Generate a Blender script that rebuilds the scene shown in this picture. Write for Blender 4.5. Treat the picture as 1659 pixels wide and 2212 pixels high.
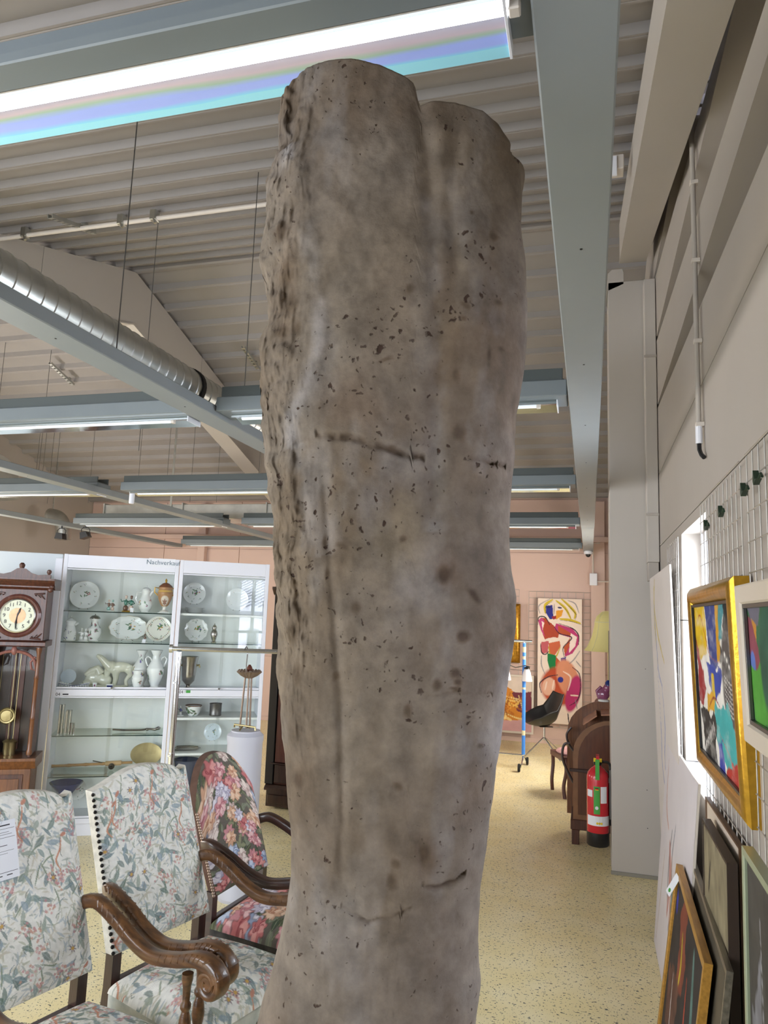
import bpy, bmesh, math, random
import numpy as np
from mathutils import Vector, Matrix, noise
random.seed(7); rng=np.random.RandomState(5)
sc=bpy.context.scene; COL=sc.collection
for o in list(bpy.data.objects): bpy.data.objects.remove(o)
PI=math.pi
# ---------------------------------------------------------------- camera
EYE=1.85; FPX=1560.0; CX,CY=829.5,1106.0
def _n(v): v=np.array(v,float); return v/np.linalg.norm(v)
_Y=_n((1274-CX,-(1340-CY),FPX)); _Z=np.array((410,11178.,1560.)); _Z=_n(_Z)-_Y*_n(_Z).dot(_Y); _Z=_n(_Z)
_X=np.cross(_Y,_Z); _X=-_X if _X[0]<0 else _X
M3=np.array([_X,_Y,_Z]); CAM=np.array([0,0,EYE])
cd=bpy.data.cameras.new('camera'); cam=bpy.data.objects.new('camera',cd); COL.objects.link(cam)
r_,u_,f_=M3@np.array([1.,0,0]),M3@np.array([0,1.,0]),M3@np.array([0,0,1.])
cam.matrix_world=Matrix(((r_[0],u_[0],-f_[0],0),(r_[1],u_[1],-f_[1],0),(r_[2],u_[2],-f_[2],EYE),(0,0,0,1)))
cd.sensor_fit='VERTICAL'; cd.sensor_height=24; cd.lens=24*FPX/2212.0; cd.clip_start=.05
sc.camera=cam
def ray(px,py): return M3@np.array([(px-CX)/FPX,-(py-CY)/FPX,1.])
def onX(px,py,v): r=ray(px,py); return CAM+r*(v/r[0])
def onY(px,py,v): r=ray(px,py); return CAM+r*(v/r[1])
def onZ(px,py,v): r=ray(px,py); return CAM+r*((v-EYE)/r[2])
# ---------------------------------------------------------------- world, lights, exposure
w=bpy.data.worlds.new('world'); sc.world=w; w.use_nodes=True
bg=w.node_tree.nodes['Background']; bg.inputs[0].default_value=(.78,.87,1,1); bg.inputs[1].default_value=5.0
def area(name,loc,direction,sx,sy,power,col):
    l=bpy.data.lights.new(name,'AREA'); l.shape='RECTANGLE'; l.size=sx; l.size_y=sy; l.energy=power; l.color=col
    o=bpy.data.objects.new(name,l); o.location=loc; o.rotation_euler=Vector(direction).to_track_quat('-Z','Y').to_euler(); COL.objects.link(o); return o
# daylight entering through the windows; the left lamp is added before a closed wall
area('daylight_front_window',(-4.6,-1.35,1.75),(0,1,-.05),6.4,2.0,270,(.93,.96,1))
area('left_wall_fill',(-8.8,5.2,1.75),(1,0,-.02),7.0,1.3,360,(1,.93,.86))  # added fill lamp, no window behind it
area('daylight_side_window',(.66,3.98,1.73),(-1,0,0),.85,1.15,55,(.84,.9,1))
area('daylight_far_window',(.60,8.9,1.72),(-1,0,-.25),1.5,1.2,110,(1,.88,.74))
sn=bpy.data.lights.new('sun','SUN'); sn.energy=110; sn.angle=.009; sn.color=(1,.97,.92); so_=bpy.data.objects.new('sun',sn); so_.rotation_euler=Vector((.8,-.3,-.55)).to_track_quat('-Z','Y').to_euler(); COL.objects.link(so_)
sc.view_settings.view_transform='Standard'; sc.view_settings.look='None'; sc.view_settings.gamma=1
sc.view_settings.use_curve_mapping=False; sc.view_settings.exposure=-0.15
# ---------------------------------------------------------------- materials
def srgb(h):
    if isinstance(h,str): h=tuple(int(h[i:i+2],16)/255 for i in (0,2,4))
    return tuple(((c+.055)/1.055)**2.4 if c>.04045 else c/12.92 for c in h)
MATS={}
def mat(name,c,rough=.6,metal=0,noise_s=0,noise_a=.1,bump=0,bump_s=60,spec=.5,stretch=None,emit=0,coat=0,c2=None):
    if name in MATS: return MATS[name]
    m=bpy.data.materials.new(name); m.use_nodes=True; nt=m.node_tree; b=nt.nodes['Principled BSDF']
    col=srgb(c); b.inputs['Base Color'].default_value=(*col,1); b.inputs['Roughness'].default_value=rough
    b.inputs['Metallic'].default_value=metal; b.inputs['Specular IOR Level'].default_value=spec
    if coat: b.inputs['Coat Weight'].default_value=coat
    tc=nt.nodes.new('ShaderNodeTexCoord'); src=tc.outputs['Object']
    if stretch:
        mp=nt.nodes.new('ShaderNodeMapping'); mp.inputs['Scale'].default_value=stretch; nt.links.new(src,mp.inputs[0]); src=mp.outputs[0]
    if noise_s:
        n=nt.nodes.new('ShaderNodeTexNoise'); n.inputs['Scale'].default_value=noise_s; n.inputs['Detail'].default_value=6; nt.links.new(src,n.inputs['Vector'])
        rp=nt.nodes.new('ShaderNodeValToRGB'); rp.color_ramp.elements[0].position=.3; rp.color_ramp.elements[1].position=.7
        a=srgb(c2) if c2 else tuple(x*(1-noise_a) for x in col); bb=col if c2 else tuple(min(1,x*(1+noise_a)) for x in col)
        rp.color_ramp.elements[0].color=(*a,1); rp.color_ramp.elements[1].color=(*bb,1)
        nt.links.new(n.outputs['Fac'],rp.inputs[0]); nt.links.new(rp.outputs[0],b.inputs['Base Color'])
    if bump:
        n2=nt.nodes.new('ShaderNodeTexNoise'); n2.inputs['Scale'].default_value=bump_s; n2.inputs['Detail'].default_value=4; nt.links.new(src,n2.inputs['Vector'])
        bp=nt.nodes.new('ShaderNodeBump'); bp.inputs['Strength'].default_value=bump; bp.inputs['Distance'].default_value=.004
        nt.links.new(n2.outputs['Fac'],bp.inputs['Height']); nt.links.new(bp.outputs[0],b.inputs['Normal'])
    if emit: b.inputs['Emission Color'].default_value=(*col,1); b.inputs['Emission Strength'].default_value=emit
    MATS[name]=m; return m
def colmat(name,rough=.7,bump=.25,bump_s=300,spec=.3):
    m=mat(name,'ffffff',rough,bump=bump,bump_s=bump_s,spec=spec); nt=m.node_tree
    a=nt.nodes.new('ShaderNodeAttribute'); a.attribute_name='Col'; nt.links.new(a.outputs['Color'],nt.nodes['Principled BSDF'].inputs['Base Color']); return m
def glassmat(name,tint=(.93,.98,.96),ior=1.45,rough=0.0,boost=1.0):
    m=bpy.data.materials.new(name); m.use_nodes=True; nt=m.node_tree; nt.nodes.clear()
    o=nt.nodes.new('ShaderNodeOutputMaterial'); mx=nt.nodes.new('ShaderNodeMixShader'); t=nt.nodes.new('ShaderNodeBsdfTransparent'); g=nt.nodes.new('ShaderNodeBsdfGlossy')
    f=nt.nodes.new('ShaderNodeFresnel'); f.inputs[0].default_value=ior; t.inputs[0].default_value=(*tint,1); g.inputs['Roughness'].default_value=rough
    mu=nt.nodes.new('ShaderNodeMath'); mu.operation='MULTIPLY'; mu.inputs[1].default_value=boost; nt.links.new(f.outputs[0],mu.inputs[0])
    ge=nt.nodes.new('ShaderNodeNewGeometry'); iv=nt.nodes.new('ShaderNodeMath'); iv.operation='SUBTRACT'; iv.inputs[0].default_value=1.0; nt.links.new(ge.outputs['Backfacing'],iv.inputs[1])
    m3=nt.nodes.new('ShaderNodeMath'); m3.operation='MULTIPLY'; nt.links.new(mu.outputs[0],m3.inputs[0]); nt.links.new(iv.outputs[0],m3.inputs[1]); mu=m3
    nt.links.new(mu.outputs[0],mx.inputs[0]); nt.links.new(t.outputs[0],mx.inputs[1]); nt.links.new(g.outputs[0],mx.inputs[2]); nt.links.new(mx.outputs[0],o.inputs[0])
    MATS[name]=m; return m
# ---------------------------------------------------------------- mesh helpers
class MB:
    def __init__(s): s.v=[]; s.f=[]
    def add(s,vs,fs):
        n=len(s.v); s.v+= [tuple(map(float,p)) for p in vs]; s.f+=[tuple(i+n for i in f) for f in fs]; return s
    def box(s,x0,x1,y0,y1,z0,z1,T=None):
        if x0>x1:x0,x1=x1,x0
        if y0>y1:y0,y1=y1,y0
        if z0>z1:z0,z1=z1,z0
        b=min(x1-x0,y1-y0,z1-z0)*.12; b=min(b,.004)
        # chamfered box, 24 vertices
        vs=[];idx={}
        for i,sx in enumerate((0,1)):
            for j,sy in enumerate((0,1)):
                for k,sz in enumerate((0,1)):
                    X=(x0,x1)[sx];Y=(y0,y1)[sy];Z=(z0,z1)[sz];dx=b*(1-2*sx);dy=b*(1-2*sy);dz=b*(1-2*sz)
                    for a,p in (('x',(X,Y+dy,Z+dz)),('y',(X+dx,Y,Z+dz)),('z',(X+dx,Y+dy,Z))): idx[(i,j,k,a)]=len(vs); vs.append(p)
        g=lambda *a:idx[a]
        F=[]
        for i in (0,1):
            F.append([g(i,0,0,'x'),g(i,1,0,'x'),g(i,1,1,'x'),g(i,0,1,'x')][::(1 if i else -1)])
            F.append([g(0,i,0,'y'),g(0,i,1,'y'),g(1,i,1,'y'),g(1,i,0,'y')][::(1 if i else -1)])
            F.append([g(0,0,i,'z'),g(1,0,i,'z'),g(1,1,i,'z'),g(0,1,i,'z')][::(1 if i else -1)])
        for j in (0,1):
            for k in (0,1):
                F.append([g(0,j,k,'y'),g(1,j,k,'y'),g(1,j,k,'z'),g(0,j,k,'z')][::(1 if (j==k) else -1)])
                F.append([g(j,0,k,'x'),g(j,1,k,'x'),g(j,1,k,'z'),g(j,0,k,'z')][::(-1 if (j==k) else 1)])
                F.append([g(j,k,0,'x'),g(j,k,1,'x'),g(j,k,1,'y'),g(j,k,0,'y')][::(1 if (j==k) else -1)])
                for i in (0,1): F.append([g(i,j,k,'x'),g(i,j,k,'y'),g(i,j,k,'z')][::(1 if (i+j+k)%2 else -1)])
        if T is not None: vs=[tuple(T@Vector(p)) for p in vs]
        return s.add(vs,F)
    def tube(s,pts,r,seg=8,cap=True,flat=1.0,up=(0,0,1)):
        pts=[Vector(p) for p in pts]; n=len(pts); rs=r if hasattr(r,'__len__') else [r]*n; vs=[];fs=[]
        prev=None
        for i,p in enumerate(pts):
            t=(pts[min(i+1,n-1)]-pts[max(i-1,0)]).normalized()
            a=Vector(up) if abs(t.dot(Vector(up)))<.95 else Vector((1,0,0))
            if prev is not None: a=prev
            x=(a-t*a.dot(t)); x=x.normalized() if x.length>1e-6 else t.orthogonal().normalized(); y=t.cross(x); prev=x
            for k in range(seg):
                an=2*PI*k/seg; vs.append(p+x*math.cos(an)*rs[i]*flat+y*math.sin(an)*rs[i])
        for i in range(n-1):
            for k in range(seg): fs.append((i*seg+k,i*seg+(k+1)%seg,(i+1)*seg+(k+1)%seg,(i+1)*seg+k))
        if cap: fs.append(tuple(range(seg))[::-1]); fs.append(tuple((n-1)*seg+k for k in range(seg)))
        return s.add(vs,fs)
    def lathe(s,prof,c=(0,0,0),seg=20,sx=1,sy=1,T=None):
        vs=[];fs=[];n=len(prof)
        for (r,z) in prof:
            for k in range(seg):
                a=2*PI*k/seg; vs.append((c[0]+math.cos(a)*r*sx,c[1]+math.sin(a)*r*sy,c[2]+z))
        for i in range(n-1):
            for k in range(seg): fs.append((i*seg+k,i*seg+(k+1)%seg,(i+1)*seg+(k+1)%seg,(i+1)*seg+k))
        fs.append(tuple(range(seg))[::-1]); fs.append(tuple((n-1)*seg+k for k in range(seg)))
        if T is not None: vs=[tuple(T@Vector(p)) for p in vs]
        return s.add(vs,fs)
    def ball(s,c,rx,ry=None,rz=None,seg=10,rings=6,T=None):
        ry=rx if ry is None else ry; rz=rx if rz is None else rz
        return s.lathe([(max(.002,math.sin(PI*i/rings)),-math.cos(PI*i/rings)) for i in range(rings+1)],seg=seg,T=(T or Matrix())@Matrix.Translation(c)@Matrix.Diagonal((rx,ry,rz,1)))
    def prism(s,poly,axis,a,b,T=None):
        # polygon (p,q) extruded along axis from a to b
        def P(p,q,d): return {'x':(d,p,q),'y':(p,d,q),'z':(p,q,d)}[axis]
        n=len(poly); vs=[P(p,q,a) for p,q in poly]+[P(p,q,b) for p,q in poly]
        if T is not None: vs=[tuple(T@Vector(p)) for p in vs]
        fs=[tuple(range(n))[::-1],tuple(range(n,2*n))]+[(i,(i+1)%n,n+(i+1)%n,n+i) for i in range(n)]
        return s.add(vs,fs)
def clean(m):
    bm=bmesh.new(); bm.from_mesh(m); bmesh.ops.recalc_face_normals(bm,faces=bm.faces); bm.to_mesh(m); bm.free()
def obj(name,mb,material,parent=None,smooth=False,kind=None,label=None,cat=None,group=None,loc=None,rot=None):
    m=bpy.data.meshes.new(name); m.from_pydata(mb.v,[],mb.f); clean(m)
    if smooth:
        m.polygons.foreach_set('use_smooth',[True]*len(m.polygons))
        try: m.set_sharp_from_angle(angle=.7)
        except Exception: pass
    m.materials.append(material)
    o=bpy.data.objects.new(name,m); COL.objects.link(o)
    if parent is not None: o.parent=parent
    if loc is not None: o.location=loc
    if rot is not None: o.rotation_euler=rot
    return tag(o,label,cat,group,kind)
def tag(o,label=None,cat=None,group=None,kind=None):
    if label: o['label']=label
    if cat: o['category']=cat
    if group: o['group']=group
    if kind: o['kind']=kind
    return o
def thing(name,label,cat,loc=(0,0,0),rz=0,group=None,rot=None,kind=None):
    o=bpy.data.objects.new(name,None); COL.objects.link(o); o.location=loc; o.rotation_euler=rot or (0,0,rz); o.empty_display_size=.05
    return tag(o,label,cat,group,kind)
def struct(name,mb,m,smooth=False): return obj(name,mb,m,smooth=smooth,kind='structure')
def dup(root,**k):
    r=root.copy(); COL.objects.link(r)
    for ch in list(root.children):
        c=ch.copy(); COL.objects.link(c); c.parent=r; c.matrix_parent_inverse=ch.matrix_parent_inverse.copy()
        for g in ch.children: d=g.copy(); COL.objects.link(d); d.parent=c
    for a,b in k.items():
        if a in('loc','rot','scale'): setattr(r,{'loc':'location','rot':'rotation_euler','scale':'scale'}[a],b)
        else: r[a]=b
    return r
def text(name,body,size,material,parent,loc,rot,extr=.0005,align='CENTER'):
    c=bpy.data.curves.new(name,'FONT'); c.body=body; c.size=size; c.extrude=extr; c.align_x=align; c.align_y='CENTER'; c.resolution_u=3
    t=bpy.data.objects.new(name+'_tmp',c); COL.objects.link(t); dg=bpy.context.evaluated_depsgraph_get()
    m=bpy.data.meshes.new_from_object(t.evaluated_get(dg)); bpy.data.objects.remove(t)
    m.materials.clear(); m.materials.append(material); o=bpy.data.objects.new(name,m); COL.objects.link(o); o.parent=parent; o.location=loc; o.rotation_euler=rot; return o
def fnoise(x,y,seed=0,oct=4):
    # smooth value noise on arrays
    tot=np.zeros_like(x,float); amp=1; s=0
    for k in range(oct):
        R=np.random.RandomState(seed*13+k).rand(64,64); f=2**k; X=x*f; Y=y*f; xi=np.floor(X).astype(int); yi=np.floor(Y).astype(int); fx=X-xi; fy=Y-yi
        fx=fx*fx*(3-2*fx); fy=fy*fy*(3-2*fy); g=lambda a,b:R[(a)%64,(b)%64]
        tot+=amp*((g(xi,yi)*(1-fx)+g(xi+1,yi)*fx)*(1-fy)+(g(xi,yi+1)*(1-fx)+g(xi+1,yi+1)*fx)*fy); s+=amp; amp*=.5
    return tot/s*2-1
class Paint:
    """a colour field in numpy, later put on a real mesh as its albedo"""
    def __init__(s,W,H,base,aspect=1.0):
        s.W,s.H,s.a=W,H,aspect; s.img=np.ones((H,W,3))*np.array(srgb(base))
        s.X,s.Y=np.meshgrid((np.arange(W)+.5)/W,(np.arange(H)+.5)/H)
    def _put(s,m,c,al=1):
        c=np.array(srgb(c)); m=np.clip(m,0,1)[...,None]*al; s.img=s.img*(1-m)+c*m
    def _loc(s,cx,cy,R): # window for speed
        x0=int(max(0,(cx-R)*s.W)); x1=int(min(s.W,(cx+R)*s.W+2)); y0=int(max(0,(cy-R/s.a)*s.H)); y1=int(min(s.H,(cy+R/s.a)*s.H+2)); return slice(y0,y1),slice(x0,x1)
    def ell(s,cx,cy,rx,ry,ang=0,c='000000',al=1,petals=0,depth=.25,ph=0,soft=6):
        R=max(rx,ry)*1.3; ys,xs=s._loc(cx,cy,R)
        if ys.stop<=ys.start or xs.stop<=xs.start: return
        dx=s.X[ys,xs]-cx; dy=(s.Y[ys,xs]-cy)*s.a; ca,sa=math.cos(ang),math.sin(ang); u=(dx*ca+dy*sa)/rx; v=(-dx*sa+dy*ca)/ry
        d=np.hypot(u,v); lim=1.0
        if petals: lim=1-depth*(.5+.5*np.cos(petals*np.arctan2(v,u)+ph))
        m=np.clip((lim-d)*soft,0,1)[...,None]*al; s.img[ys,xs]=s.img[ys,xs]*(1-m)+np.array(srgb(c))*m
    def leaf(s,cx,cy,L,wd,ang,c,vein=None,al=1):
        ys,xs=s._loc(cx,cy,L*1.05)
        if ys.stop<=ys.start or xs.stop<=xs.start: return
        dx=s.X[ys,xs]-cx; dy=(s.Y[ys,xs]-cy)*s.a; ca,sa=math.cos(ang),math.sin(ang); u=(dx*ca+dy*sa)/L; v=(-dx*sa+dy*ca+.12*L*(1-(u)**2))/wd
        m=np.clip((1-u*u-np.abs(v))*7,0,1)[...,None]*al; s.img[ys,xs]=s.img[ys,xs]*(1-m)+np.array(srgb(c))*m
        if vein:
            m=(np.clip(1-np.abs(v)*7,0,1)*(np.abs(u)<.8))[...,None]*.7; s.img[ys,xs]=s.img[ys,xs]*(1-m)+np.array(srgb(vein))*m
    def stroke(s,pts,wd,c,al=1,taper=True):
        P=np.array(pts,float)
        # catmull-rom
        Q=[]
        for i in range(len(P)-1):
            p0,p1,p2,p3=P[max(i-1,0)],P[i],P[i+1],P[min(i+2,len(P)-1)]
            for t in np.linspace(0,1,14,endpoint=False): Q.append(.5*((2*p1)+(-p0+p2)*t+(2*p0-5*p1+4*p2-p3)*t*t+(-p0+3*p1-3*p2+p3)*t**3))
        Q.append(P[-1]); Q=np.array(Q); n=len(Q); m=np.zeros_like(s.X)
        for i,q in enumerate(Q):
            ww=wd*(.45+.55*math.sin(PI*min(1,max(0,(i+.5)/n)))) if taper else wd
            ys,xs=s._loc(q[0],q[1],ww*1.5+2/s.W)
            if ys.stop<=ys.start or xs.stop<=xs.start: continue
            d=np.hypot(s.X[ys,xs]-q[0],(s.Y[ys,xs]-q[1])*s.a); m[ys,xs]=np.maximum(m[ys,xs],np.clip((ww-d)/ww*3+.4,0,1))
        s._put(m,c,al)
    def poly(s,pts,c,al=1,rough=0,seed=1):
        X,Y=s.X,s.Y
        if rough: X=X+rough*fnoise(s.X*9,s.Y*9*s.a,seed); Y=Y+rough*fnoise(s.X*9+5,s.Y*9*s.a,seed+3)
        ins=np.zeros(X.shape,bool); n=len(pts)
        for i in range(n):
            x1,y1=pts[i]; x2,y2=pts[(i+1)%n]
            if y1==y2: continue
            c_=((y1>Y)!=(y2>Y))&(X<(x2-x1)*(Y-y1)/(y2-y1)+x1); ins^=c_
        s._put(ins.astype(float),c,al)
    def grain(s,a,fx=20,fy=20,seed=2,tint=None):
        n=fnoise(s.X*fx,s.Y*fy*s.a,seed,5)
        if tint is None: s.img=np.clip(s.img*(1+a*n[...,None]),0,1)
        else: s._put(np.clip(n*1.6,0,1),tint,a)
def gridmesh(name,paint,fn,material,parent=None,flip=False,smooth=True,thick=None,**k):
    """grid carrying the paint; fn(u,v) arrays -> x,y,z (v from bottom 0 to top 1)"""
    W,H=paint.W,paint.H; u,v=np.meshgrid(np.linspace(0,1,W),np.linspace(1,0,H)); x,y,z=fn(u,v)
    co=np.stack([x,y,z],-1).reshape(-1,3); i=np.arange(W*H).reshape(H,W); a,b,c,d=i[:-1,:-1],i[1:,:-1],i[1:,1:],i[:-1,1:]
    q=np.stack([a,b,c,d] if not flip else [a,d,c,b],-1).reshape(-1,4)
    m=bpy.data.meshes.new(name); m.vertices.add(len(co)); m.vertices.foreach_set('co',co.astype(np.float32).ravel())
    m.loops.add(q.size); m.loops.foreach_set('vertex_index',q.ravel().astype(np.int32)); m.polygons.add(len(q))
    m.polygons.foreach_set('loop_start',(np.arange(len(q))*4).astype(np.int32)); m.update(calc_edges=True); m.validate()
    m.polygons.foreach_set('use_smooth',[smooth]*len(m.polygons))
    at=m.color_attributes.new('Col','FLOAT_COLOR','POINT'); at.data.foreach_set('color',np.concatenate([np.clip(paint.img,0,1).reshape(-1,3),np.ones((W*H,1))],1).astype(np.float32).ravel())
    m.materials.append(material); o=bpy.data.objects.new(name,m); COL.objects.link(o)
    if parent is not None: o.parent=parent
    return tag(o,**k)
# shared materials
M_=dict(
 wall=mat('painted_panel_wall','aca59e',.55,noise_s=2,noise_a=.03),
 back=mat('peach_painted_wall','cfb4a8',.7,noise_s=1.5,noise_a=.03),
 ceil=mat('painted_roof_deck','8b8683',.6,noise_s=3,noise_a=.04),
 grey=mat('grey_painted_steel','878e91',.45,noise_s=4,noise_a=.03),
 beam2=mat('lamp_beam_grey','6c7478',.45,noise_s=4,noise_a=.03),
 greydk=mat('dark_grey_channel','454c4c',.5),
 white=mat('white_painted_steel','b9b3ac',.5,noise_s=2,noise_a=.02),
 cabw=mat('white_cabinet_laminate','e2e4ec',.35), cabin=mat('cabinet_interior_white','eef2ee',.6),
 galv=mat('galvanised_duct','c2c4c0',.36,1,noise_s=7,noise_a=.12), chrome=mat('chrome','d8dadd',.12,1), steel=mat('steel_wire','6d6c6a',.4,.8),
 wire=mat('grid_wire_grey','b5b3b0',.4,.5), mirror=mat('reflector_sheet','e6eef2',.12,1),
 oak=mat('carved_oak','6b4527',.38,noise_s=6,stretch=(1,9,1),c2='3b2213',bump=.25,bump_s=30,coat=.3),
 walnut=mat('dark_walnut','3b2119',.35,noise_s=5,stretch=(9,9,1),c2='22110d',bump=.2,bump_s=25,coat=.3),
 clockw=mat('clock_case_wood','5a3020',.4,noise_s=6,stretch=(10,10,1),c2='381a10',bump=.25,bump_s=25,coat=.25),
 clockl=mat('clock_panel_wood','7a4a24',.4,noise_s=6,stretch=(10,10,1),c2='573015',bump=.2,bump_s=25,coat=.3),
 ward=mat('wardrobe_wood','5f3227',.4,noise_s=5,stretch=(14,14,1),c2='46201a',bump=.2,bump_s=20,coat=.2),
 armoak=mat('chair_arm_wood','6f4a28',.33,noise_s=9,stretch=(1,6,6),c2='351e0e',bump=.15,bump_s=40,coat=.4),
 armdark=mat('dark_chair_wood','3f2318',.33,noise_s=9,stretch=(1,6,6),c2='24120c',bump=.15,bump_s=40,coat=.4),
 nail=mat('dark_nail','1d1a18',.35,.7), black=mat('black_plastic','17181b',.35), rubber=mat('black_rubber','121212',.7),
 porc=mat('glazed_porcelain','e8ebe9',.12,coat=.6), cream=mat('cream_glaze','dedfca',.12,coat=.6), blue=mat('cobalt_blue','22306e',.2), gold=mat('gilding','c79a3f',.3,.9),
 silver=mat('old_silver','b0aca6',.25,1,noise_s=20,noise_a=.15), brass=mat('brass','a3956c',.38,.9,noise_s=15,noise_a=.15),
 paper=mat('paper','e4e6ec',.7), ink=mat('ink_print','2b2b33',.7), tape=mat('blue_tape','3f86e0',.6), beige=mat('cream_tape','d9d3b0',.7),
 red=mat('red_enamel','c4172a',.25,coat=.5), green=mat('green_label','3f9a3c',.5), yel=mat('yellow_plastic','e8c51c',.4),
 goldf=mat('gold_frame','c69a35',.28,.85,noise_s=30,noise_a=.15,bump=.2,bump_s=80), ochre=mat('ochre_frame','b98a3e',.4,.3,noise_s=10,stretch=(1,8,8),noise_a=.2),
 framew=mat('white_frame','cfc5b8',.5), shade=mat('yellow_lampshade','e3d68f',.8), opal=mat('opal_glass','dcd8dc',.3),
 chest=mat('chest_front_wood','5e331c',.35,noise_s=5,stretch=(9,9,1),c2='4a2614',coat=.3), chestr=mat('chest_rim_wood','7d5638',.4,noise_s=9,noise_a=.15),
 dkgreen=mat('dark_green_clip','12301f',.4), copper=mat('copper_rod','99877a',.4,.75), pvc=mat('grey_conduit','aaa39b',.5), pvcw=mat('white_conduit','cbc3ba',.5),
)
CM=colmat('painted_canvas'); CF=colmat('woven_tapestry',.9,.5,420,.1); CP=colmat('decorated_porcelain',.15,0.0,100,.5)
GL=glassmat('cabinet_glass',(.985,.995,.99),1.45,0,1.9); GC=glassmat('clock_glass',(.98,.98,.97),1.3,0,.25); GE=mat('glass_edge','12302c',.1); SH=glassmat('shelf_glass',(.9,.97,.95),1.5)
# ================================================================= SETTING
WX=.51; RY,RZ,SL=6.13,5.28,.3; YB=11.45; YF=-1.5; XL=-9.0
def roofz(y): return RZ-SL*abs(y-RY)
# floor: yellow speckled sheet floor
fm=bpy.data.materials.new('speckled_yellow_floor'); fm.use_nodes=True; nt=fm.node_tree; b=nt.nodes['Principled BSDF']
b.inputs['Roughness'].default_value=.32; b.inputs['Specular IOR Level'].default_value=.45
tc=nt.nodes.new('ShaderNodeTexCoord'); 
def speck(scale,lo,hi,stretch,rotz):
    mp=nt.nodes.new('ShaderNodeMapping'); mp.inputs['Scale'].default_value=stretch; mp.inputs['Rotation'].default_value=(0,0,rotz); nt.links.new(tc.outputs['Object'],mp.inputs[0])
    n=nt.nodes.new('ShaderNodeTexNoise'); n.inputs['Scale'].default_value=scale; n.inputs['Detail'].default_value=1; nt.links.new(mp.outputs[0],n.inputs['Vector'])
    r=nt.nodes.new('ShaderNodeMapRange'); r.inputs['From Min'].default_value=lo; r.inputs['From Max'].default_value=hi; nt.links.new(n.outputs['Fac'],r.inputs['Value']); return r.outputs[0]
s1=speck(44,.665,.672,(1,1.8,1),.4); s2=speck(70,.665,.69,(1.9,1,1),1.0); s3=speck(5,.35,.7,(1,1,1),0)
base=nt.nodes.new('ShaderNodeMix'); base.data_type='RGBA'; base.inputs[6].default_value=(*srgb('efe0ac'),1); base.inputs[7].default_value=(*srgb('f4e8bd'),1); nt.links.new(s3,base.inputs[0])
m1=nt.nodes.new('ShaderNodeMix'); m1.data_type='RGBA'; m1.inputs[7].default_value=(*srgb('4a5046'),1); nt.links.new(s1,m1.inputs[0]); nt.links.new(base.outputs[2],m1.inputs[6])
m2=nt.nodes.new('ShaderNodeMix'); m2.data_type='RGBA'; m2.inputs[7].default_value=(*srgb('7d7253'),1); nt.links.new(s2,m2.inputs[0]); nt.links.new(m1.outputs[2],m2.inputs[6])
nt.links.new(m2.outputs[2],b.inputs['Base Color'])
struct('floor',MB().box(XL-.15,WX+.2,YF-.15,YB+.2,-.06,0),fm)
# ceiling: trapezoidal steel deck, ribs across, two slopes
cb=MB(); prof=[]; P=.29
def deck(y0,y1):
    ys=[]; y=y0
    k0=math.ceil((y0)/P)
    pts=[(y0,0)]
    k=k0
    while k*P<y1-.15:
        a=k*P
        for dy,h in ((0,0),(.014,-.05),(.030,-.05),(.036,-.044),(.042,-.05),(.058,-.05),(.074,0)):
            if a+dy<y1: pts.append((a+dy,h))
        k+=1
    pts.append((y1,0)); return pts
for ya,yb in ((YF-.15,RY-.01),(RY+.01,YB+.2)):
    pts=deck(ya,yb)
    if ya==YF: pts=[(y,h) for y,h in pts]
    vs=[];fs=[]
    for y,h in pts: z=roofz(y)+.05+h; vs+=[(XL-.15,y,z),(WX+.2,y,z)]
    for i in range(len(pts)-1): fs.append((2*i,2*i+1,2*i+3,2*i+2))
    cb.add(vs,fs)
cb.box(XL-.15,WX+.2,RY-.02,RY+.02,RZ+.01,RZ+.05)
ceil=struct('ceiling',cb,M_['ceil']); 
so=ceil.modifiers.new('s','SOLIDIFY'); so.thickness=.02; so.offset=1
# right wall: horizontal sandwich panels with an opening for the windows
wr=thing('wall_right',None,None,kind='structure')
WZ0,WZ1=1.10,2.36; OPEN=((.78,1.68),(3.50,4.45),(8.1,9.7)); GAPS=((YF,.78),(1.68,3.50),(4.45,8.1),(9.7,YB))
joints=[0,.60,WZ0,1.87,2.42,2.97,3.52,4.07,4.62,5.4]
def wall_seg(y0,y1,z0,z1):
    if y1-y0<.02: return
    # clip under the roof
    obj('panel',MB().prism([(y0,z0),(y1,z0),(y1,min(z1,roofz(y1)+.03)),(min(max(RY,y0),y1),min(z1,roofz(min(max(RY,y0),y1))+.03)),(y0,min(z1,roofz(y0)+.03))] if min(roofz(y0),roofz(y1))>z0 else
      [(max(y0,RY-(RZ-z0)/SL),z0),(min(y1,RY+(RZ-z0)/SL),z0),(min(max(RY,y0),y1),min(z1,RZ))],'x',WX,WX+.16),M_['wall'],wr)
for a,bb in zip(joints[:-1],joints[1:]):
    a+=.0025 if a>0 else 0; bb-=.0025
    if bb<=WZ1+.1 and a>=WZ0-.01:
        top=min(bb,WZ1) if bb>WZ1 else bb
        for y0,y1 in GAPS: wall_seg(y0,y1,a,bb)
        if bb>WZ1: 
            for y0,y1 in OPEN: wall_seg(y0,y1,WZ1,bb)
    else: wall_seg(YF,YB,a,bb)
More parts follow.
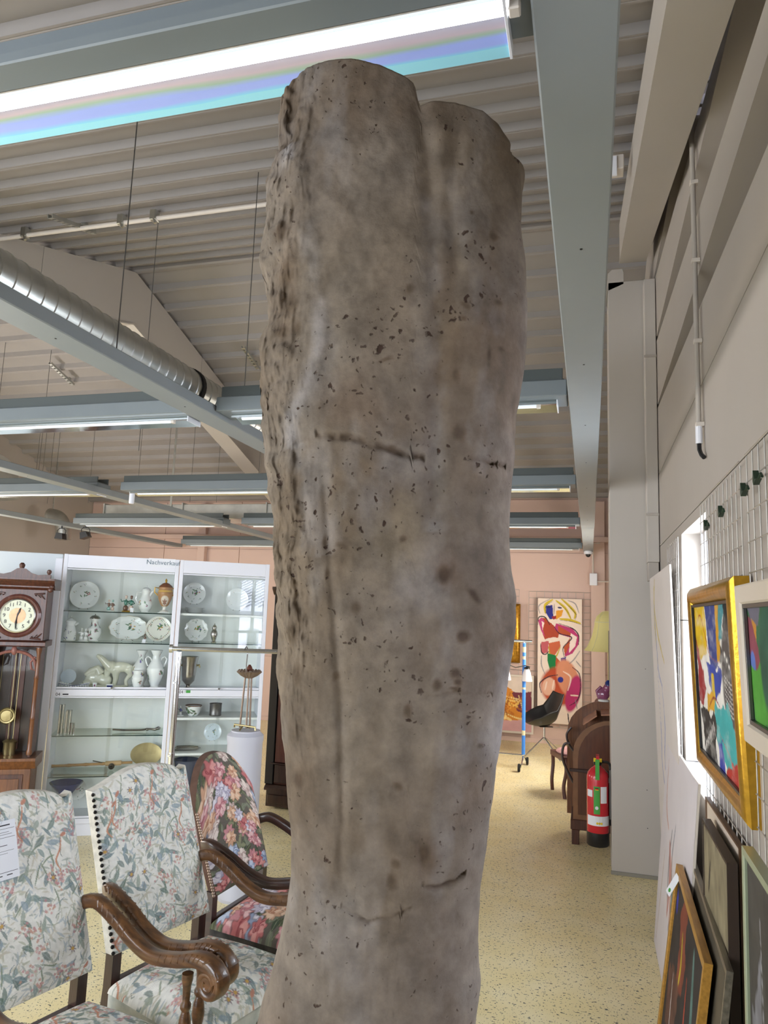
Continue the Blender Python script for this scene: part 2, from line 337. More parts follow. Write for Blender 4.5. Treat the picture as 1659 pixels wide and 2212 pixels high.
obj('backing_board',MB().prism([(YF,0),(YB,0),(YB,WZ0),(YF,WZ0)],'x',WX+.165,WX+.2).box(WX+.165,WX+.2,YF,.78,WZ0,WZ1).box(WX+.165,WX+.2,1.68,3.5,WZ0,WZ1).box(WX+.165,WX+.2,4.45,8.1,WZ0,WZ1).box(WX+.165,WX+.2,9.7,YB,WZ0,WZ1).prism([(YF,WZ1),(YB,WZ1),(YB,roofz(YB)),(RY,RZ),(YF,roofz(YF))],'x',WX+.165,WX+.2),M_['wall'],wr)
def window(name,y0,y1):
    wn=thing(name,None,None,kind='structure')
    obj('window_frame',MB().box(WX+.10,WX+.15,y0,y0+.05,WZ0,WZ1).box(WX+.10,WX+.15,y1-.05,y1,WZ0,WZ1).box(WX+.10,WX+.15,y0+.05,y1-.05,WZ0,WZ0+.05).box(WX+.10,WX+.15,y0+.05,y1-.05,WZ1-.05,WZ1).box(WX+.105,WX+.145,(y0+y1)/2-.025,(y0+y1)/2+.025,WZ0+.05,WZ1-.05),M_['cabw'],wn)
    obj('window_pane',MB().box(WX+.12,WX+.126,y0+.05,y1-.05,WZ0+.05,WZ1-.05),GL,wn)
    obj('window_sill',MB().box(WX-.02,WX+.11,y0-.02,y1+.02,WZ0-.025,WZ0-.001),M_['cabw'],wn)
for i,(y0,y1) in enumerate(OPEN): window('window_%d'%(i+1),y0,y1)
# back wall
wb=MB().prism([(XL-.15,0),(WX+.2,0),(WX+.2,roofz(YB)+.12),(XL-.15,roofz(YB)+.12)],'y',YB+.021,YB+.2)
wbk=struct('wall_back',wb,M_['back'])
xs=[XL,-7.4,-5.9,-4.4,-2.9,-1.4,WX]
for i in range(len(xs)-1):
    for z0,z1 in ((0,1.05),(1.06,2.86),(2.87,3.70)):
        obj('panel',MB().box(xs[i]+.004,xs[i+1]-.004,YB,YB+.02,z0,z1),M_['back'],wbk)
for i,(x,w_) in enumerate(((-6.6,.14),(-4.2,.14),(-1.9,.14),(.12,.2))):
    struct('trim_%d'%(i+1),MB().box(x-w_/2,x+w_/2,YB-.10,YB-.001,0,roofz(YB)-.03),M_['back'])
struct('trim_5',MB().box(XL,WX-.001,YB-.16,YB-.101,3.02,3.10),M_['back'])
struct('baseboard_back',MB().box(XL,-.0,YB-.02,YB-.001,0,.07),M_['back'])
# left wall without a window, front wall with shop windows (mostly behind the camera)
wl=MB()
for y0,y1,z0,z1 in ((YF-.15,1.6,0,2.45),(1.6,8.8,0,1.1),(8.8,YB+.2,0,2.45)): wl.box(XL-.15,XL,y0,y1,z0,z1)
wl.box(XL-.12,XL-.06,1.6,8.8,1.1,2.45)  # opaque panel added in the long opening to keep the sun out
wl.prism([(YF-.15,2.45),(YB+.2,2.45),(YB+.2,roofz(YB)+.1),(RY,RZ+.13),(YF-.15,roofz(YF)+.1)],'x',XL-.15,XL)
struct('wall_left',wl,M_['wall'])
wf=MB()
for x0,x1,z0,z1 in ((XL,-7.8,0,2.99),(-7.8,-1.4,0,.7),(-7.8,-1.4,2.78,2.99),(-1.4,WX+.2,0,2.99)): wf.box(x0,x1,YF-.15,YF,z0,z1 if z1<2.9 else roofz(YF)+.02)
struct('wall_front',wf,M_['wall'])
# ================================================================= ROOF STEEL, COLUMN
ct=thing('support_column','tall pale beige square column at the wall beside the red extinguisher','column',(.315,6.1,0))
obj('shaft',MB().box(-.163,.19,-.18,.2,.0,4.62),M_['white'],ct)
obj('base_trim',MB().box(-.17,.185,-.19,-.181,0,.025),mat('grey_trim','8f8b82',.6),ct)
cp=MB().box(-.11,-.02,-.182,-.181,4.2,4.6)
pts=[(-.163,4.55),(-.163,4.7),(-.13,4.73),(-.05,4.73),(-.04,4.7),(-.04,4.6)]
obj('cap',MB().prism(pts,'y',-.18,.18),M_['white'],ct)
for z in (.35,.62,1.5): obj('bolt',MB().lathe([(.004,-.002),(.003,.002)],(.09,-.181,z),8),M_['nail'],ct)
rf=thing('wall_rafter','sloping white rafter along right wall ending at the column','roof beam',(.35,5.9,4.78))
y0=-6.5
obj('beam',MB().prism([(0,0),(0,.33),(y0,.33+y0*.27),(y0,y0*.262)],'x',-.105,.095),M_['white'],rf)
obj('flange',MB().prism([(0,-.012),(0,0),(y0,y0*.262),(y0,y0*.262-.012)],'x',-.11,.10),M_['white'],rf)
jb=thing('junction_box','small white junction box on the roof between grey beam and rafter','junction box',(.14,4.16,4.56))
obj('box',MB().box(-.045,.06,-.06,.04,-.09,.0),M_['pvcw'],jb); obj('clip',MB().box(-.05,.02,-.08,-.061,-.14,-.02),M_['cabw'],jb)
obj('cable',MB().tube([(.0,0,0),(-.08,.0,.02),(-.16,-.01,-.01),(-.22,0,.03)],.006,6),M_['pvc'],jb)
gd=thing('roof_girder','wide white roof girder with a bent top at upper left','roof beam',(-4.55,RY,0))
GH=.56
for a,bb in ((-5.2,-2.5),(-2.494,-1.29),(-1.284,0),(0,1.4),(1.406,3.2),(3.206,5.25)):
    obj('web_panel',MB().prism([(a,RZ-SL*abs(a)-GH),(bb,RZ-SL*abs(bb)-GH),(bb,RZ-SL*abs(bb)),(a,RZ-SL*abs(a))],'x',-.12,0),M_['white'],gd)
for sg in (-1,1):
    obj('flange',MB().prism([(0,RZ-GH-.015),(sg*5.25,RZ-GH-.015-SL*5.25),(sg*5.25,RZ-GH-SL*5.25),(0,RZ-GH)],'x',-.22,.02),M_['white'],gd)
# ================================================================= SUSPENDED GRID
GZ=2.868
def longbeam(p,q,label,wd=.145,h=.06):
    p=Vector((p[0],p[1],GZ)); q=Vector((q[0],q[1],GZ)); L=(q-p).length; an=math.atan2(q.y-p.y,q.x-p.x)
    t=thing('grid_beam',label,'beam',p,an,'grey lighting grid beams running away from the camera')
    obj('channel',MB().box(0,L,-wd/2,wd/2,0,h),M_['grey'],t)
    k=MB(); x=.9
    while x<L: k.lathe([(.004,-.0015),(.004,.001)],(x,0,0),6); x+=.95
    obj('rivet',k,M_['nail'],t); return t
longbeam((-.02,.1),(-.02,8.3),'broad grey ceiling beam right of the stone pillar')
longbeam((-.02,8.31),(-.02,11.3),'far end length of grey beam carrying the dome camera',.14)
longbeam((-2.012,.4),(-2.012,11.3),'grey beam directly under the round spiral duct')
a=onZ(0,1013,GZ); bb=onZ(593,1167,GZ); d=(bb-a)/(bb[1]-a[1])
longbeam(a-d*2.5,a+d*(11.3-a[1]),'thin grey beam crossing left of the spiral duct beam')
a=onZ(0,1112,GZ); bb=onZ(352,1176,GZ); d=(bb-a)/(bb[1]-a[1])
longbeam(a-d*2.5,a+d*(11.3-a[1]),'lower thin grey beam above the two black spotlights')
a=onZ(0,1162,GZ); bb=onZ(83,1175,GZ); d=(bb-a)/(bb[1]-a[1])
longbeam(a-d*2.5,a+d*(11.3-a[1]),'short grey beam end at far left above the cabinets')
# iridescent reflector film of the near lamp
im=bpy.data.materials.new('iridescent_reflector'); im.use_nodes=True; nt=im.node_tree; b=nt.nodes['Principled BSDF']
b.inputs['Metallic'].default_value=.45; b.inputs['Roughness'].default_value=.5
tc=nt.nodes.new('ShaderNodeTexCoord'); mp=nt.nodes.new('ShaderNodeMapping'); mp.inputs['Scale'].default_value=(.9,14,14); nt.links.new(tc.outputs['Object'],mp.inputs[0])
n=nt.nodes.new('ShaderNodeTexNoise'); n.inputs['Scale'].default_value=1.2; n.inputs['Detail'].default_value=3; nt.links.new(mp.outputs[0],n.inputs['Vector'])
sx=nt.nodes.new('ShaderNodeSeparateXYZ'); nt.links.new(tc.outputs['Object'],sx.inputs[0])
mr=nt.nodes.new('ShaderNodeMapRange'); mr.inputs['From Min'].default_value=.030; mr.inputs['From Max'].default_value=.10; nt.links.new(sx.outputs['Y'],mr.inputs['Value'])
ad=nt.nodes.new('ShaderNodeMath'); ad.operation='MULTIPLY_ADD'; ad.inputs[1].default_value=.55; nt.links.new(n.outputs['Fac'],ad.inputs[0]); nt.links.new(mr.outputs[0],ad.inputs[2])
rp=nt.nodes.new('ShaderNodeValToRGB'); e=rp.color_ramp.elements; e[0].position=.2; e[0].color=(*srgb('9b9aa8'),1); e[1].position=1.15 if 0 else 1.0; e[1].color=(*srgb('9fe0f4'),1)
for p_,c_ in ((.42,'b9a9b2'),(.55,'9db5a2'),(.68,'9fb0f0'),(.86,'a4b4f6'),(.98,'8fd6f6')): k=e.new(p_); k.color=(*srgb(c_),1)
nt.links.new(ad.outputs[0],rp.inputs[0]); nt.links.new(rp.outputs[0],b.inputs['Base Color'])
tube_on=mat('lit_fluorescent_tube','f4fbff',.3,emit=9); tube_off_glow=mat('fluorescent_tube_far','e8f2fa',.3,emit=.15)  # far tubes are off; their faint emission stands for reflected light
def lampbeam(x0,x1,y,lit,label,cap=True,tubes=((0.1,.9),)):
    L=x1-x0
    t=thing('light_beam',label,'ceiling light',(x0,y,GZ),0,'grey crosswise beams with fluorescent tubes')
    obj('channel',MB().box(.0,L,-.09,.095,.026,.032).box(.0,L,-.055,.05,.0321,.10).box(.0,L,-.10,-.034,.0,.0255) if lit else MB().box(.0,L,-.10,.095,.022,.10),M_['beam2'],t)
    if not lit: obj('cable_tray',MB().box(.02,L-.02,-.085,-.07,.101,.16).box(.02,L-.02,.07,.085,.101,.16).box(.02,L-.02,-.069,.069,.101,.112),M_['greydk'],t)
    obj('reflector',MB().prism([(.016,.020),(.03,.020),(.100,.000),(.100,-.004),(.028,.014),(.016,.014)],'x',.06,L-.05),im if lit else M_['mirror'],t)
    obj('reflector',MB().prism([(-.024,.022),(-.030,.022),(-.033,.012),(-.033,.002),(-.030,.002),(-.024,.018)],'x',.06,L-.05),M_['white'] if lit else M_['mirror'],t)
    obj('end_cap',MB().box(L-.05,L-.045,-.035,.102,-.008,.022),M_['cabw'],t)
    for a,b_ in tubes:
        tb=obj('fluorescent_tube',MB().tube([(L*a,.0,.006),(L*b_,.0,.006)],.0125,12),tube_on if lit else tube_off_glow,t,smooth=True)
        obj('lamp_holder',MB().box(L*b_,L*b_+.02,-.012,.012,-.008,.02),M_['pvcw'],t)
    return t
lampbeam(-1.93,-.087,1.10,True,'lit fluorescent lamp with rainbow reflector just above the stone pillar',tubes=((.0,.977),))
rows=[(3.47,'second'),(5.80,'third'),(8.25,'fourth'),(10.95,'farthest')]
cols=[(-1.93,-.1,'right of the spiral duct beam'),(-4.2,-2.09,'left of the spiral duct beam'),(-6.7,-4.45,'far left, above the display cabinets')]
for (y,rn) in rows:
    for ci,(x0,x1,cn) in enumerate(cols):
        lampbeam(x0,x1,y,False,'grey light beam in the %s row from camera, %s'%(rn,cn),tubes=((.06,.12+.8),))
# dome camera
dc=thing('dome_camera','small white dome security camera under the far beam end','security camera',(-.02,11.1,GZ))
obj('housing',MB().lathe([(.05,0),(.06,-.01),(.06,-.045),(.05,-.05)],seg=16),M_['cabw'],dc); obj('dome',MB().ball((0,0,-.05),.04,.04,.045),M_['black'],dc,smooth=True)
# round spiral duct on the beam
sd=thing('spiral_duct','round galvanised spiral duct lying above the grey beam at left','duct',(-2.13,.9,3.035))
R=.105; L=3.4; pr=[]
vs=[];k=0; D=MB(); ring=[]
x=0
while x<L: ring+= [(R,x),(R,x+.058),(R+.004,x+.062),(R+.004,x+.068)]; x+=.072
D.lathe([(r,z) for r,z in ring],seg=28,T=Matrix.Rotation(-PI/2,4,'X'))
obj('duct_shell',D,M_['galv'],sd,smooth=True)
obj('clamp_band',MB().lathe([(R+.006,0),(R+.009,.004),(R+.009,.03),(R+.006,.034)],T=Matrix.Translation((0,2.48,0))@Matrix.Rotation(-PI/2,4,'X'),seg=28),M_['rubber'],sd)
obj('duct_collar',MB().lathe([(R+.003,0),(R+.003,.05)],T=Matrix.Translation((0,L-.05,0))@Matrix.Rotation(-PI/2,4,'X'),seg=28),M_['galv'],sd)
# far rectangular duct with elbows
rd=thing('flat_duct','flat rectangular galvanised duct hanging in front of the back wall','duct',(-6.6,8.9,3.02))
for i in range(4): obj('duct_section',MB().box(i*1.25+.005,i*1.25+1.245,-.25,.25,0,.2),M_['galv'],rd); obj('duct_flange',MB().box(i*1.25-.01,i*1.25+.01,-.27,.27,-.02,.22),M_['galv'],rd)
def elbow(name,label,c,r,R2,ang0,ang1,tail,grp=None):
    t=thing(name,label,'duct',c); pts=[]
    for k in range(9): a=ang0+(ang1-ang0)*k/8; pts.append((math.cos(a)*R2,0,math.sin(a)*R2))
    d=Vector(pts[-1])-Vector(pts[-2]); pts.append(tuple(Vector(pts[-1])+d.normalized()*tail)); obj('duct_shell',MB().tube(pts,r,20),M_['galv'],t,smooth=True)
    obj('duct_collar',MB().tube([pts[0],tuple(Vector(pts[0])+(Vector(pts[0])-Vector(pts[1])).normalized()*.05)],r*1.03,20),M_['galv'],t); return t
p=onY(-10,1050,6.9); elbow('duct_elbow','large round duct elbow at the far left under the roof',(p[0]-.15,6.9,p[2]-.02),.20,.24,PI*.5,0,.12)
p=onY(140,1120,9.9); el_=elbow('duct_elbow','small round duct elbow behind the spotlights',(p[0]-.25,9.9,p[2]-.2),.12,.24,PI*.5,0,.15)
for i in (1,3): obj('hanging_strap',MB().box(i*1.25-.2,i*1.25-.17,-.262,-.258,.0,roofz(8.64)-3.02),M_['galv'],rd)
obj('hanging_strap',MB().box(-.015,.015,-.002,.002,.2,roofz(9.9)-el_.location.z),M_['galv'],el_)
p=onY(30,1125,9.9); rdt=thing('round_duct','short round duct length behind the two spotlights','duct',(p[0]-.1,9.9,p[2]))
obj('duct_shell',MB().tube([(-.6,0,0),(.3,0,0)],.12,20),M_['galv'],rdt,smooth=True)
# spotlights
def spot(px,py,tilt,label):
    p=onY(px,py,8.25); t=thing('spotlight',label,'spotlight',p,.2,'black spotlights under the grid'); obj('stem',MB().tube([(0,0,.098),(0,0,GZ+.022-p[2])],.012,8),M_['black'],t)
    obj('bracket',MB().tube([(-.055,0,0),(-.06,0,.07),(-.03,0,.1),(.03,0,.1),(.06,0,.07),(.055,0,0)],.006,6),M_['black'],t)
    obj('lamp_head',MB().prism([(-.055,-.05),(.06,-.05),(.045,.03),(-.035,.035)],'y',-.07,.05,T=Matrix.Rotation(tilt,4,'Y')),M_['black'],t); return t
spot(132,1157,.05,'black floodlight under the grid, left one'); spot(184,1155,-.35,'black floodlight under the grid, tilted right one')
# rods that carry the grid
rods=[(-2.02,2.63,GZ+.06),(-2.02,3.85,GZ+.1),(-3.2,4.52,GZ+.1)]
for px,py,Yr in ((98,880,7.2),(2,830,7.0),(78,1020,8.3),(92,1022,8.3),(108,1030,9),(120,1035,9),(193,1060,9),(298,1045,8.4),(360,1045,8.4),(413,1045,9),(470,1045,9),(560,1010,8.4)):
    p=onY(px,py,Yr); rods.append((p[0],p[1],min(p[2],3.3)))
RL=['nearest rod, down to the duct beam, crossing the lit lamp','rod left of the stone pillar standing on the second lamp row','rod ending behind the spiral duct below the ceiling conduit']
for i,(x,y,z) in enumerate(rods):
    top=roofz(y)-.0
    obj('hanger_rod',MB().tube([(x,y,z),(x,y,top)],.003,6),M_['steel'],label='thin dark steel hanger '+RL[i] if i<3 else 'thin dark steel hanger rod in the far cluster left of the girder',cat='rod',group=None if i<3 else 'hanger rods of the far ceiling grid')
# roof-deck fittings
cpipe=thing('ceiling_conduit','white conduit pipe clamped along a roof rib above the spiral duct','pipe',(-5.2,4.32,roofz(4.32)-.06))
obj('pipe',MB().tube([(-2,0,0),(4.5,0,0)],.017,10),M_['pvcw'],cpipe,smooth=True)
for px in (60,265,335):
    xx=onY(px,470,4.32)[0]+5.2; obj('clamp',MB().box(xx-.03,xx+.02,-.03,.03,-.02,.06).tube([(xx,-.02,0),(xx+.02,-.02,-.05)],.012,6),M_['galv'],cpipe)
def strut(pa,pb,label):
    a=Vector(pa); c=Vector(pb); t=thing('mounting_rail',label,'bracket',a); d=c-a; L=d.length; q=d.to_track_quat('X','Z'); t.rotation_euler=q.to_euler()
    k=MB(); x=0; k.box(0,L,-.022,-.016,-.01,.02); k.box(0,L,.016,.022,-.01,.02)
    while x<L: k.box(x,x+.03,-.016,.016,-.012,-.008); x+=.055
    obj('slotted_rail',k,M_['galv'],t); obj('bolt',MB().box(L*.75,L*.75+.04,-.02,.02,.02,.05),M_['galv'],t); return t
def rp_(px,py,s):
    r=ray(px,py); k=-SL if s>0 else SL; t=(RZ-.05-k*RY-EYE)/(r[2]-k*r[1]); return CAM+r*t
strut(rp_(108,468,-1),rp_(203,503,-1),'slotted steel rail on the roof deck above the girder, upper left')
strut(rp_(108,785,1),rp_(158,832,1),'slotted steel rail on the roof deck below the spiral duct')
strut(rp_(525,750,1),rp_(558,798,1),'slotted steel rail on the roof deck beside the stone pillar')
p=onY(283,1098,5.80); g=thing('sensor','small white motion sensor under the grid','sensor',(p[0],5.80,GZ+.02)); obj('sensor_body',MB().lathe([(.02,-.11),(.025,-.10),(.025,0)],seg=12),M_['cabw'],g)
# ================================================================= RIGHT WALL FITTINGS
vp=thing('wall_conduit','vertical grey conduit with black elbow on the right wall','pipe',(.485,3.50,0))
obj('pipe',MB().tube([(0,0,2.72),(0,0,4.3)],.012,10),M_['pvc'],vp,smooth=True); obj('sleeve',MB().tube([(0,0,2.67),(0,0,2.76)],.015,10),M_['cabw'],vp)
for z in (2.75,3.15,3.55,3.95): obj('clip',MB().box(-.014,.024,-.016,.016,z,z+.02),M_['pvcw'],vp)
obj('black_elbow',MB().tube([(0,0,2.67),(.0,-.005,2.64),(.005,-.03,2.61),(.012,-.05,2.595)],.010,8),M_['black'],vp,smooth=True)
dp=thing('downpipe','grey square downpipe in the corner right of the column','pipe',(.47,5.85,2.3))
obj('pipe',MB().box(-.05,.035,-.09,.06,0,2.25),M_['white'],dp); obj('shoe',MB().box(-.045,.03,-.085,.055,-.14,-.001),M_['pvc'],dp)
for z in (.35,1.6): obj('clip',MB().box(-.056,.037,-.1,-.0905,z,z+.02),M_['pvc'],dp)
def wiregrid(name,label,x,y0,y1,z0,z1,dy=.083,dz=.095,axis='y',grp='wire display grids'):
    t=thing(name,label,'display grid',(x,y0,z0) if axis=='y' else (y0,x,z0),0 if axis=='y' else -PI/2,grp)
    k=MB(); n=int(round((y1-y0)/dy)); r=.0022 if axis=='y' else .003
    for i in range(n+1): k.tube([(0,i*dy,0),(0,i*dy,z1-z0)],r,4,cap=False)
    obj('upright_wires',k,M_['wire'],t,kind='stuff'); k=MB(); m=int(round((z1-z0)/dz))
    for i in range(m+1): k.tube([(-.004,0,i*dz),(-.004,n*dy,i*dz)],r,4,cap=False,up=(1,0,0))
    obj('cross_wires',k,M_['wire'],t,kind='stuff'); return t
wiregrid('wire_grid','wire display grid on right wall behind the gold framed abstract',.485,2.60,3.513,.40,2.38)
wiregrid('wire_grid','nearest wire display grid behind the green painting',.485,1.75,2.463,.40,2.39)
wiregrid('wire_grid','narrow wire display grid beyond the window beside the tall sketch',.485,4.40,4.98,.9,2.34)
for px,py,hl in ((1526,1133,'lowest, farthest of four'),(1558,1103,'second from far, above the gold framed abstract'),(1608,1055,'third from far, at the gap between both grids'),(1636,1029,'highest and nearest of the four')):
    p=onX(px,py,.472); t=thing('display_hook','dark green picture clip on wire grid, '+hl,'hook',p,group='green picture clips')
    obj('clip_body',MB().prism([(-.022,-.01),(.0,-.008),(.022,.022),(.028,-.012),(.02,-.022)],'x',-.008,.008),M_['dkgreen'],t); obj('clip_pin',MB().tube([(0,-.02,-.01),(0,-.045,.0),(0,-.06,-.012)],.004,6),M_['dkgreen'],t)
def mk(bl,br,tl):
    bl,br,tl=map(Vector,(bl,br,tl)); x=(br-bl); W=x.length; x.normalize(); y=(tl-bl); H=y.length; y.normalize(); n=x.cross(y).normalized(); y=n.cross(x)
    return Matrix(((x.x,y.x,n.x,bl.x),(x.y,y.y,n.y,bl.y),(x.z,y.z,n.z,bl.z),(0,0,0,1))),W,H
def picture(name,label,cat,bl,br,tl,paint,frame=None,fw=.05,fd=.03,depth=.025,lip=None,back=None,prof='flat',group=None):
    """local x = width, y = height, z = toward the viewer"""
    T,W,H=mk(bl,br,tl); t=thing(name,label,cat,group=group); t.matrix_world=T
    f=fw if frame is not None else 0
    gridmesh('canvas',paint,lambda u,v:(f+u*(W-2*f),f+v*(H-2*f),0*u),CM,t,smooth=False)
    obj('stretcher',MB().box(f*.5,W-f*.5,f*.5,H-f*.5,-depth,-.001),back or M_['framew'],t)
    if frame is not None:
        if prof=='flat': pf=[(0,-depth),(0,fd*.9),(fw*.08,fd),(fw*.9,fd*.92),(fw,fd*.6),(fw,-.001)]
        else: pf=[(0,-depth)]+[(fw*i/7,-depth*.2+(fd+depth*.2)*math.sin(PI*(.10+.80*i/7))) for i in range(8)]+[(fw,-.001)]
        k=MB(); vs=[]; np_=len(pf)
        for (cx0,cy0,sx,sy) in ((0,0,1,1),(W,0,-1,1),(W,H,-1,-1),(0,H,1,-1)): vs+=[(cx0+sx*q,cy0+sy*q,z) for q,z in pf]
        fs=[]
        for c in range(4):
            for i in range(np_): j=(i+1)%np_; fs.append((c*np_+i,c*np_+j,((c+1)%4)*np_+j,((c+1)%4)*np_+i))
        obj('frame',k.add(vs,fs),frame,t,smooth=prof!='flat')
        if lip: 
            g=fw; w2=.012
            obj('inner_lip',MB().box(g,W-g,g,g+w2,0.001,.012).box(g,W-g,H-g-w2,H-g,0.001,.012).box(g,g+w2,g+w2,H-g-w2,0.001,.012).box(W-g-w2,W-g,g+w2,H-g-w2,.001,.012),lip,t)
    return t
# ================================================================= STONE PILLAR
A=-16.04*PI/180; FW=np.array([math.sin(A),math.cos(A),0]); RT=np.array([math.cos(A),-math.sin(A),0]); D0=1.12
def sil(px,py): # onto the upright plane through the pillar's middle
    r=ray(px,py); t=D0/(r@FW); p=CAM+r*t; return p@RT,p[2]
LEFT=[(622,165),(612,240),(603,300),(598,370),(583,420),(575,470),(577,520),(568,580),(578,640),(582,700),(570,790),(564,840),(572,900),(580,980),(588,1060),(594,1140),(592,1200),(598,1270),(604,1400),(603,1480),(612,1560),(618,1640),(624,1720),(632,1800),(632,1880),(622,1950),(606,2020),(590,2090),(570,2150),(555,2212)]
RIGHT=[(1102,300),(1112,350),(1132,390),(1122,440),(1120,520),(1128,600),(1132,690),(1133,760),(1124,830),(1112,900),(1106,990),(1100,1060),(1096,1150),(1097,1220),(1110,1290),(1108,1350),(1098,1430),(1084,1520),(1076,1600),(1064,1680),(1052,1760),(1042,1840),(1032,1900),(1030,1960),(1030,2030),(1035,2090),(1024,2160),(1020,2212)]
def interp(tab):
    q=np.array([sil(*p) for p in tab]); q=q[np.argsort(q[:,1])]; return q
qL,qR=interp(LEFT),interp(RIGHT)
def XLs(z): return np.interp(z,qL[:,1],qL[:,0])
def XRs(z): return np.interp(z,qR[:,1],qR[:,0])
def base_l(z): zz=qL[0,1]; return np.where(z<zz,qL[0,0]-(zz-z)*.16-.05*np.clip((.25-z)/.25,0,1)**2,XLs(z))
def base_r(z): zz=qR[0,1]; return np.where(z<zz,qR[0,0]+(zz-z)*.12+.04*np.clip((.25-z)/.25,0,1)**2,XRs(z))
TOPS=np.array([(lambda q:(q[0]*.91,EYE+(q[1]-EYE)*.895))(sil(*p)) for p in ((618,160),(640,142),(680,133),(720,137),(760,140),(820,158),(868,178),(893,195),(899,212),(903,238),(925,233),(980,232),(1040,236),(1075,252),(1100,285),(1108,310))])
NA,NR=560,620
th=np.linspace(0,2*PI,NA,endpoint=False)      # angle: 0 = right, pi/2 = back, 3pi/2 = front (toward camera)
vv=np.concatenate([np.linspace(0,.32,60,endpoint=False),np.linspace(.32,1,NR-60)])
TH,VV=np.meshgrid(th,vv)
ztop_mid=2.6
cx_=np.cos(TH); sy_=np.sin(TH)
se=lambda c,p:np.sign(c)*np.abs(c)**p
U=se(cx_,.82)  # -1..1 across
# iterate: top height as function of x
zt=np.full_like(TH,TOPS[:,1].max())
for it in range(4):
    Z=VV*zt; xl,xr=base_l(Z),base_r(Z); Xc_=(xl+xr)/2+(xr-xl)/2*U
    xtl,xtr=base_l(zt),base_r(zt); xt=(xtl+xtr)/2+(xtr-xtl)/2*U; zt=np.interp(xt,TOPS[:,0],TOPS[:,1])
Z=VV*zt; xl,xr=base_l(Z),base_r(Z); W_=(xr-xl); S=(xl+xr)/2+W_/2*U
Dp=se(sy_,.75)*(.095+.10*W_)*(1+.25*np.clip(.5-Z,0,1))
# relief: measured features given in photograph-like (s,z) on the front
front=np.clip(-sy_*3,0,1)
def feat(px,py): q=sil(px,py); return q[0]*.885,EYE+(q[1]-EYE)*.885
def groove(pts,wd,dep,only=front):
    global Dp
    q=np.array([feat(*p) for p in pts]); zz=q[:,1]; o=np.argsort(zz); gx=np.interp(Z,zz[o],q[o,0]); inside=np.clip((Z-zz.min())/.06,0,1)*np.clip((zz.max()-Z)/.06+ (1 if dep>0 and zz.max()>2.3 else 0),0,1)
    Dp=Dp+only*dep*np.exp(-((S-gx)/wd)**2)*inside
groove([(905,230),(925,330),(935,480),(945,620),(950,780),(940,980),(935,1150)],.014,.008)     # cleft between the two lobes
groove([(985,300),(970,420),(985,560),(965,700)],.014,.006)
groove([(668,300),(690,520),(712,700),(705,900)],.018,.003)
groove([(640,280),(655,420),(680,560),(695,700),(672,860)],.014,-.003)                          # pale ridge on the left
groove([(930,420),(948,620),(955,760),(945,960)],.016,-.003)
groove([(695,980),(715,1250),(735,1500),(740,1750),(735,1900),(730,1960)],.007,.004)
groove([(925,1250),(905,1500),(905,1700),(910,1820)],.02,.004)
groove([(905,1810),(912,1860),(915,1900)],.005,.013)
CM_=np.zeros_like(Dp)
def crack(pts,wd,dep,seed):
    global Dp,CM_
    q=np.array([feat(*p) for p in pts]); q=q[np.argsort(q[:,0])]; gz=np.interp(S,q[:,0],q[:,1]); ins=((S>q[0,0])&(S<q[-1,0]))
    n=.6+.8*fnoise(S*60+3,Z*60,seed,3); gz=gz+.004*fnoise(S*40,Z*0+seed,seed,3)
    q_=front*ins*np.clip(n,0,1.5)*np.exp(-((Z-gz)/wd)**2); Dp=Dp+q_*dep; CM_=np.maximum(CM_,np.clip(q_*dep/.006,0,1))
crack([(680,937),(760,948),(830,965),(900,985),(920,990)],.0045,.012,3); crack([(1010,988),(1060,990),(1105,997)],.003,.008,4)
crack([(735,1965),(790,1993),(840,1986),(890,1965)],.0022,.006,5); crack([(912,1915),(940,1925),(985,1918),(1012,1902)],.003,.008,6); crack([(925,1500),(1000,1498),(1075,1508)],.0015,.003,7)
# broad and fine roughness
n1=fnoise(TH*4/PI*1.0,Z*2.2,11,4); SS=S+np.where(sy_>0,7.3,0); n2=fnoise(SS*11+9,Z*7,12,4); n3=fnoise(SS*26+20,Z*22,14,4)
edge=np.clip(1-np.abs(np.abs(U)-.93)/.18,0,1)
rough_l=np.clip((-U-.55)/.3,0,1)*np.clip((Z-1.55)/.3,0,1)
amp=.004*n2+.0022*n3+.0014*fnoise(SS*70,Z*60,44,4)+rough_l*(.011*fnoise(np.cos(TH)*14+31,Z*16,17,5)+.010*fnoise(S*40+3,Z*45,18,4)+.006*fnoise(SS*90,Z*80,19,3))
Dp=Dp+amp*np.sign(sy_)*np.where(np.abs(sy_)>.1,1,0); S=S+U*(.0025*n3*edge+.009*rough_l*fnoise(Z*22+TH,TH*3,71,4))
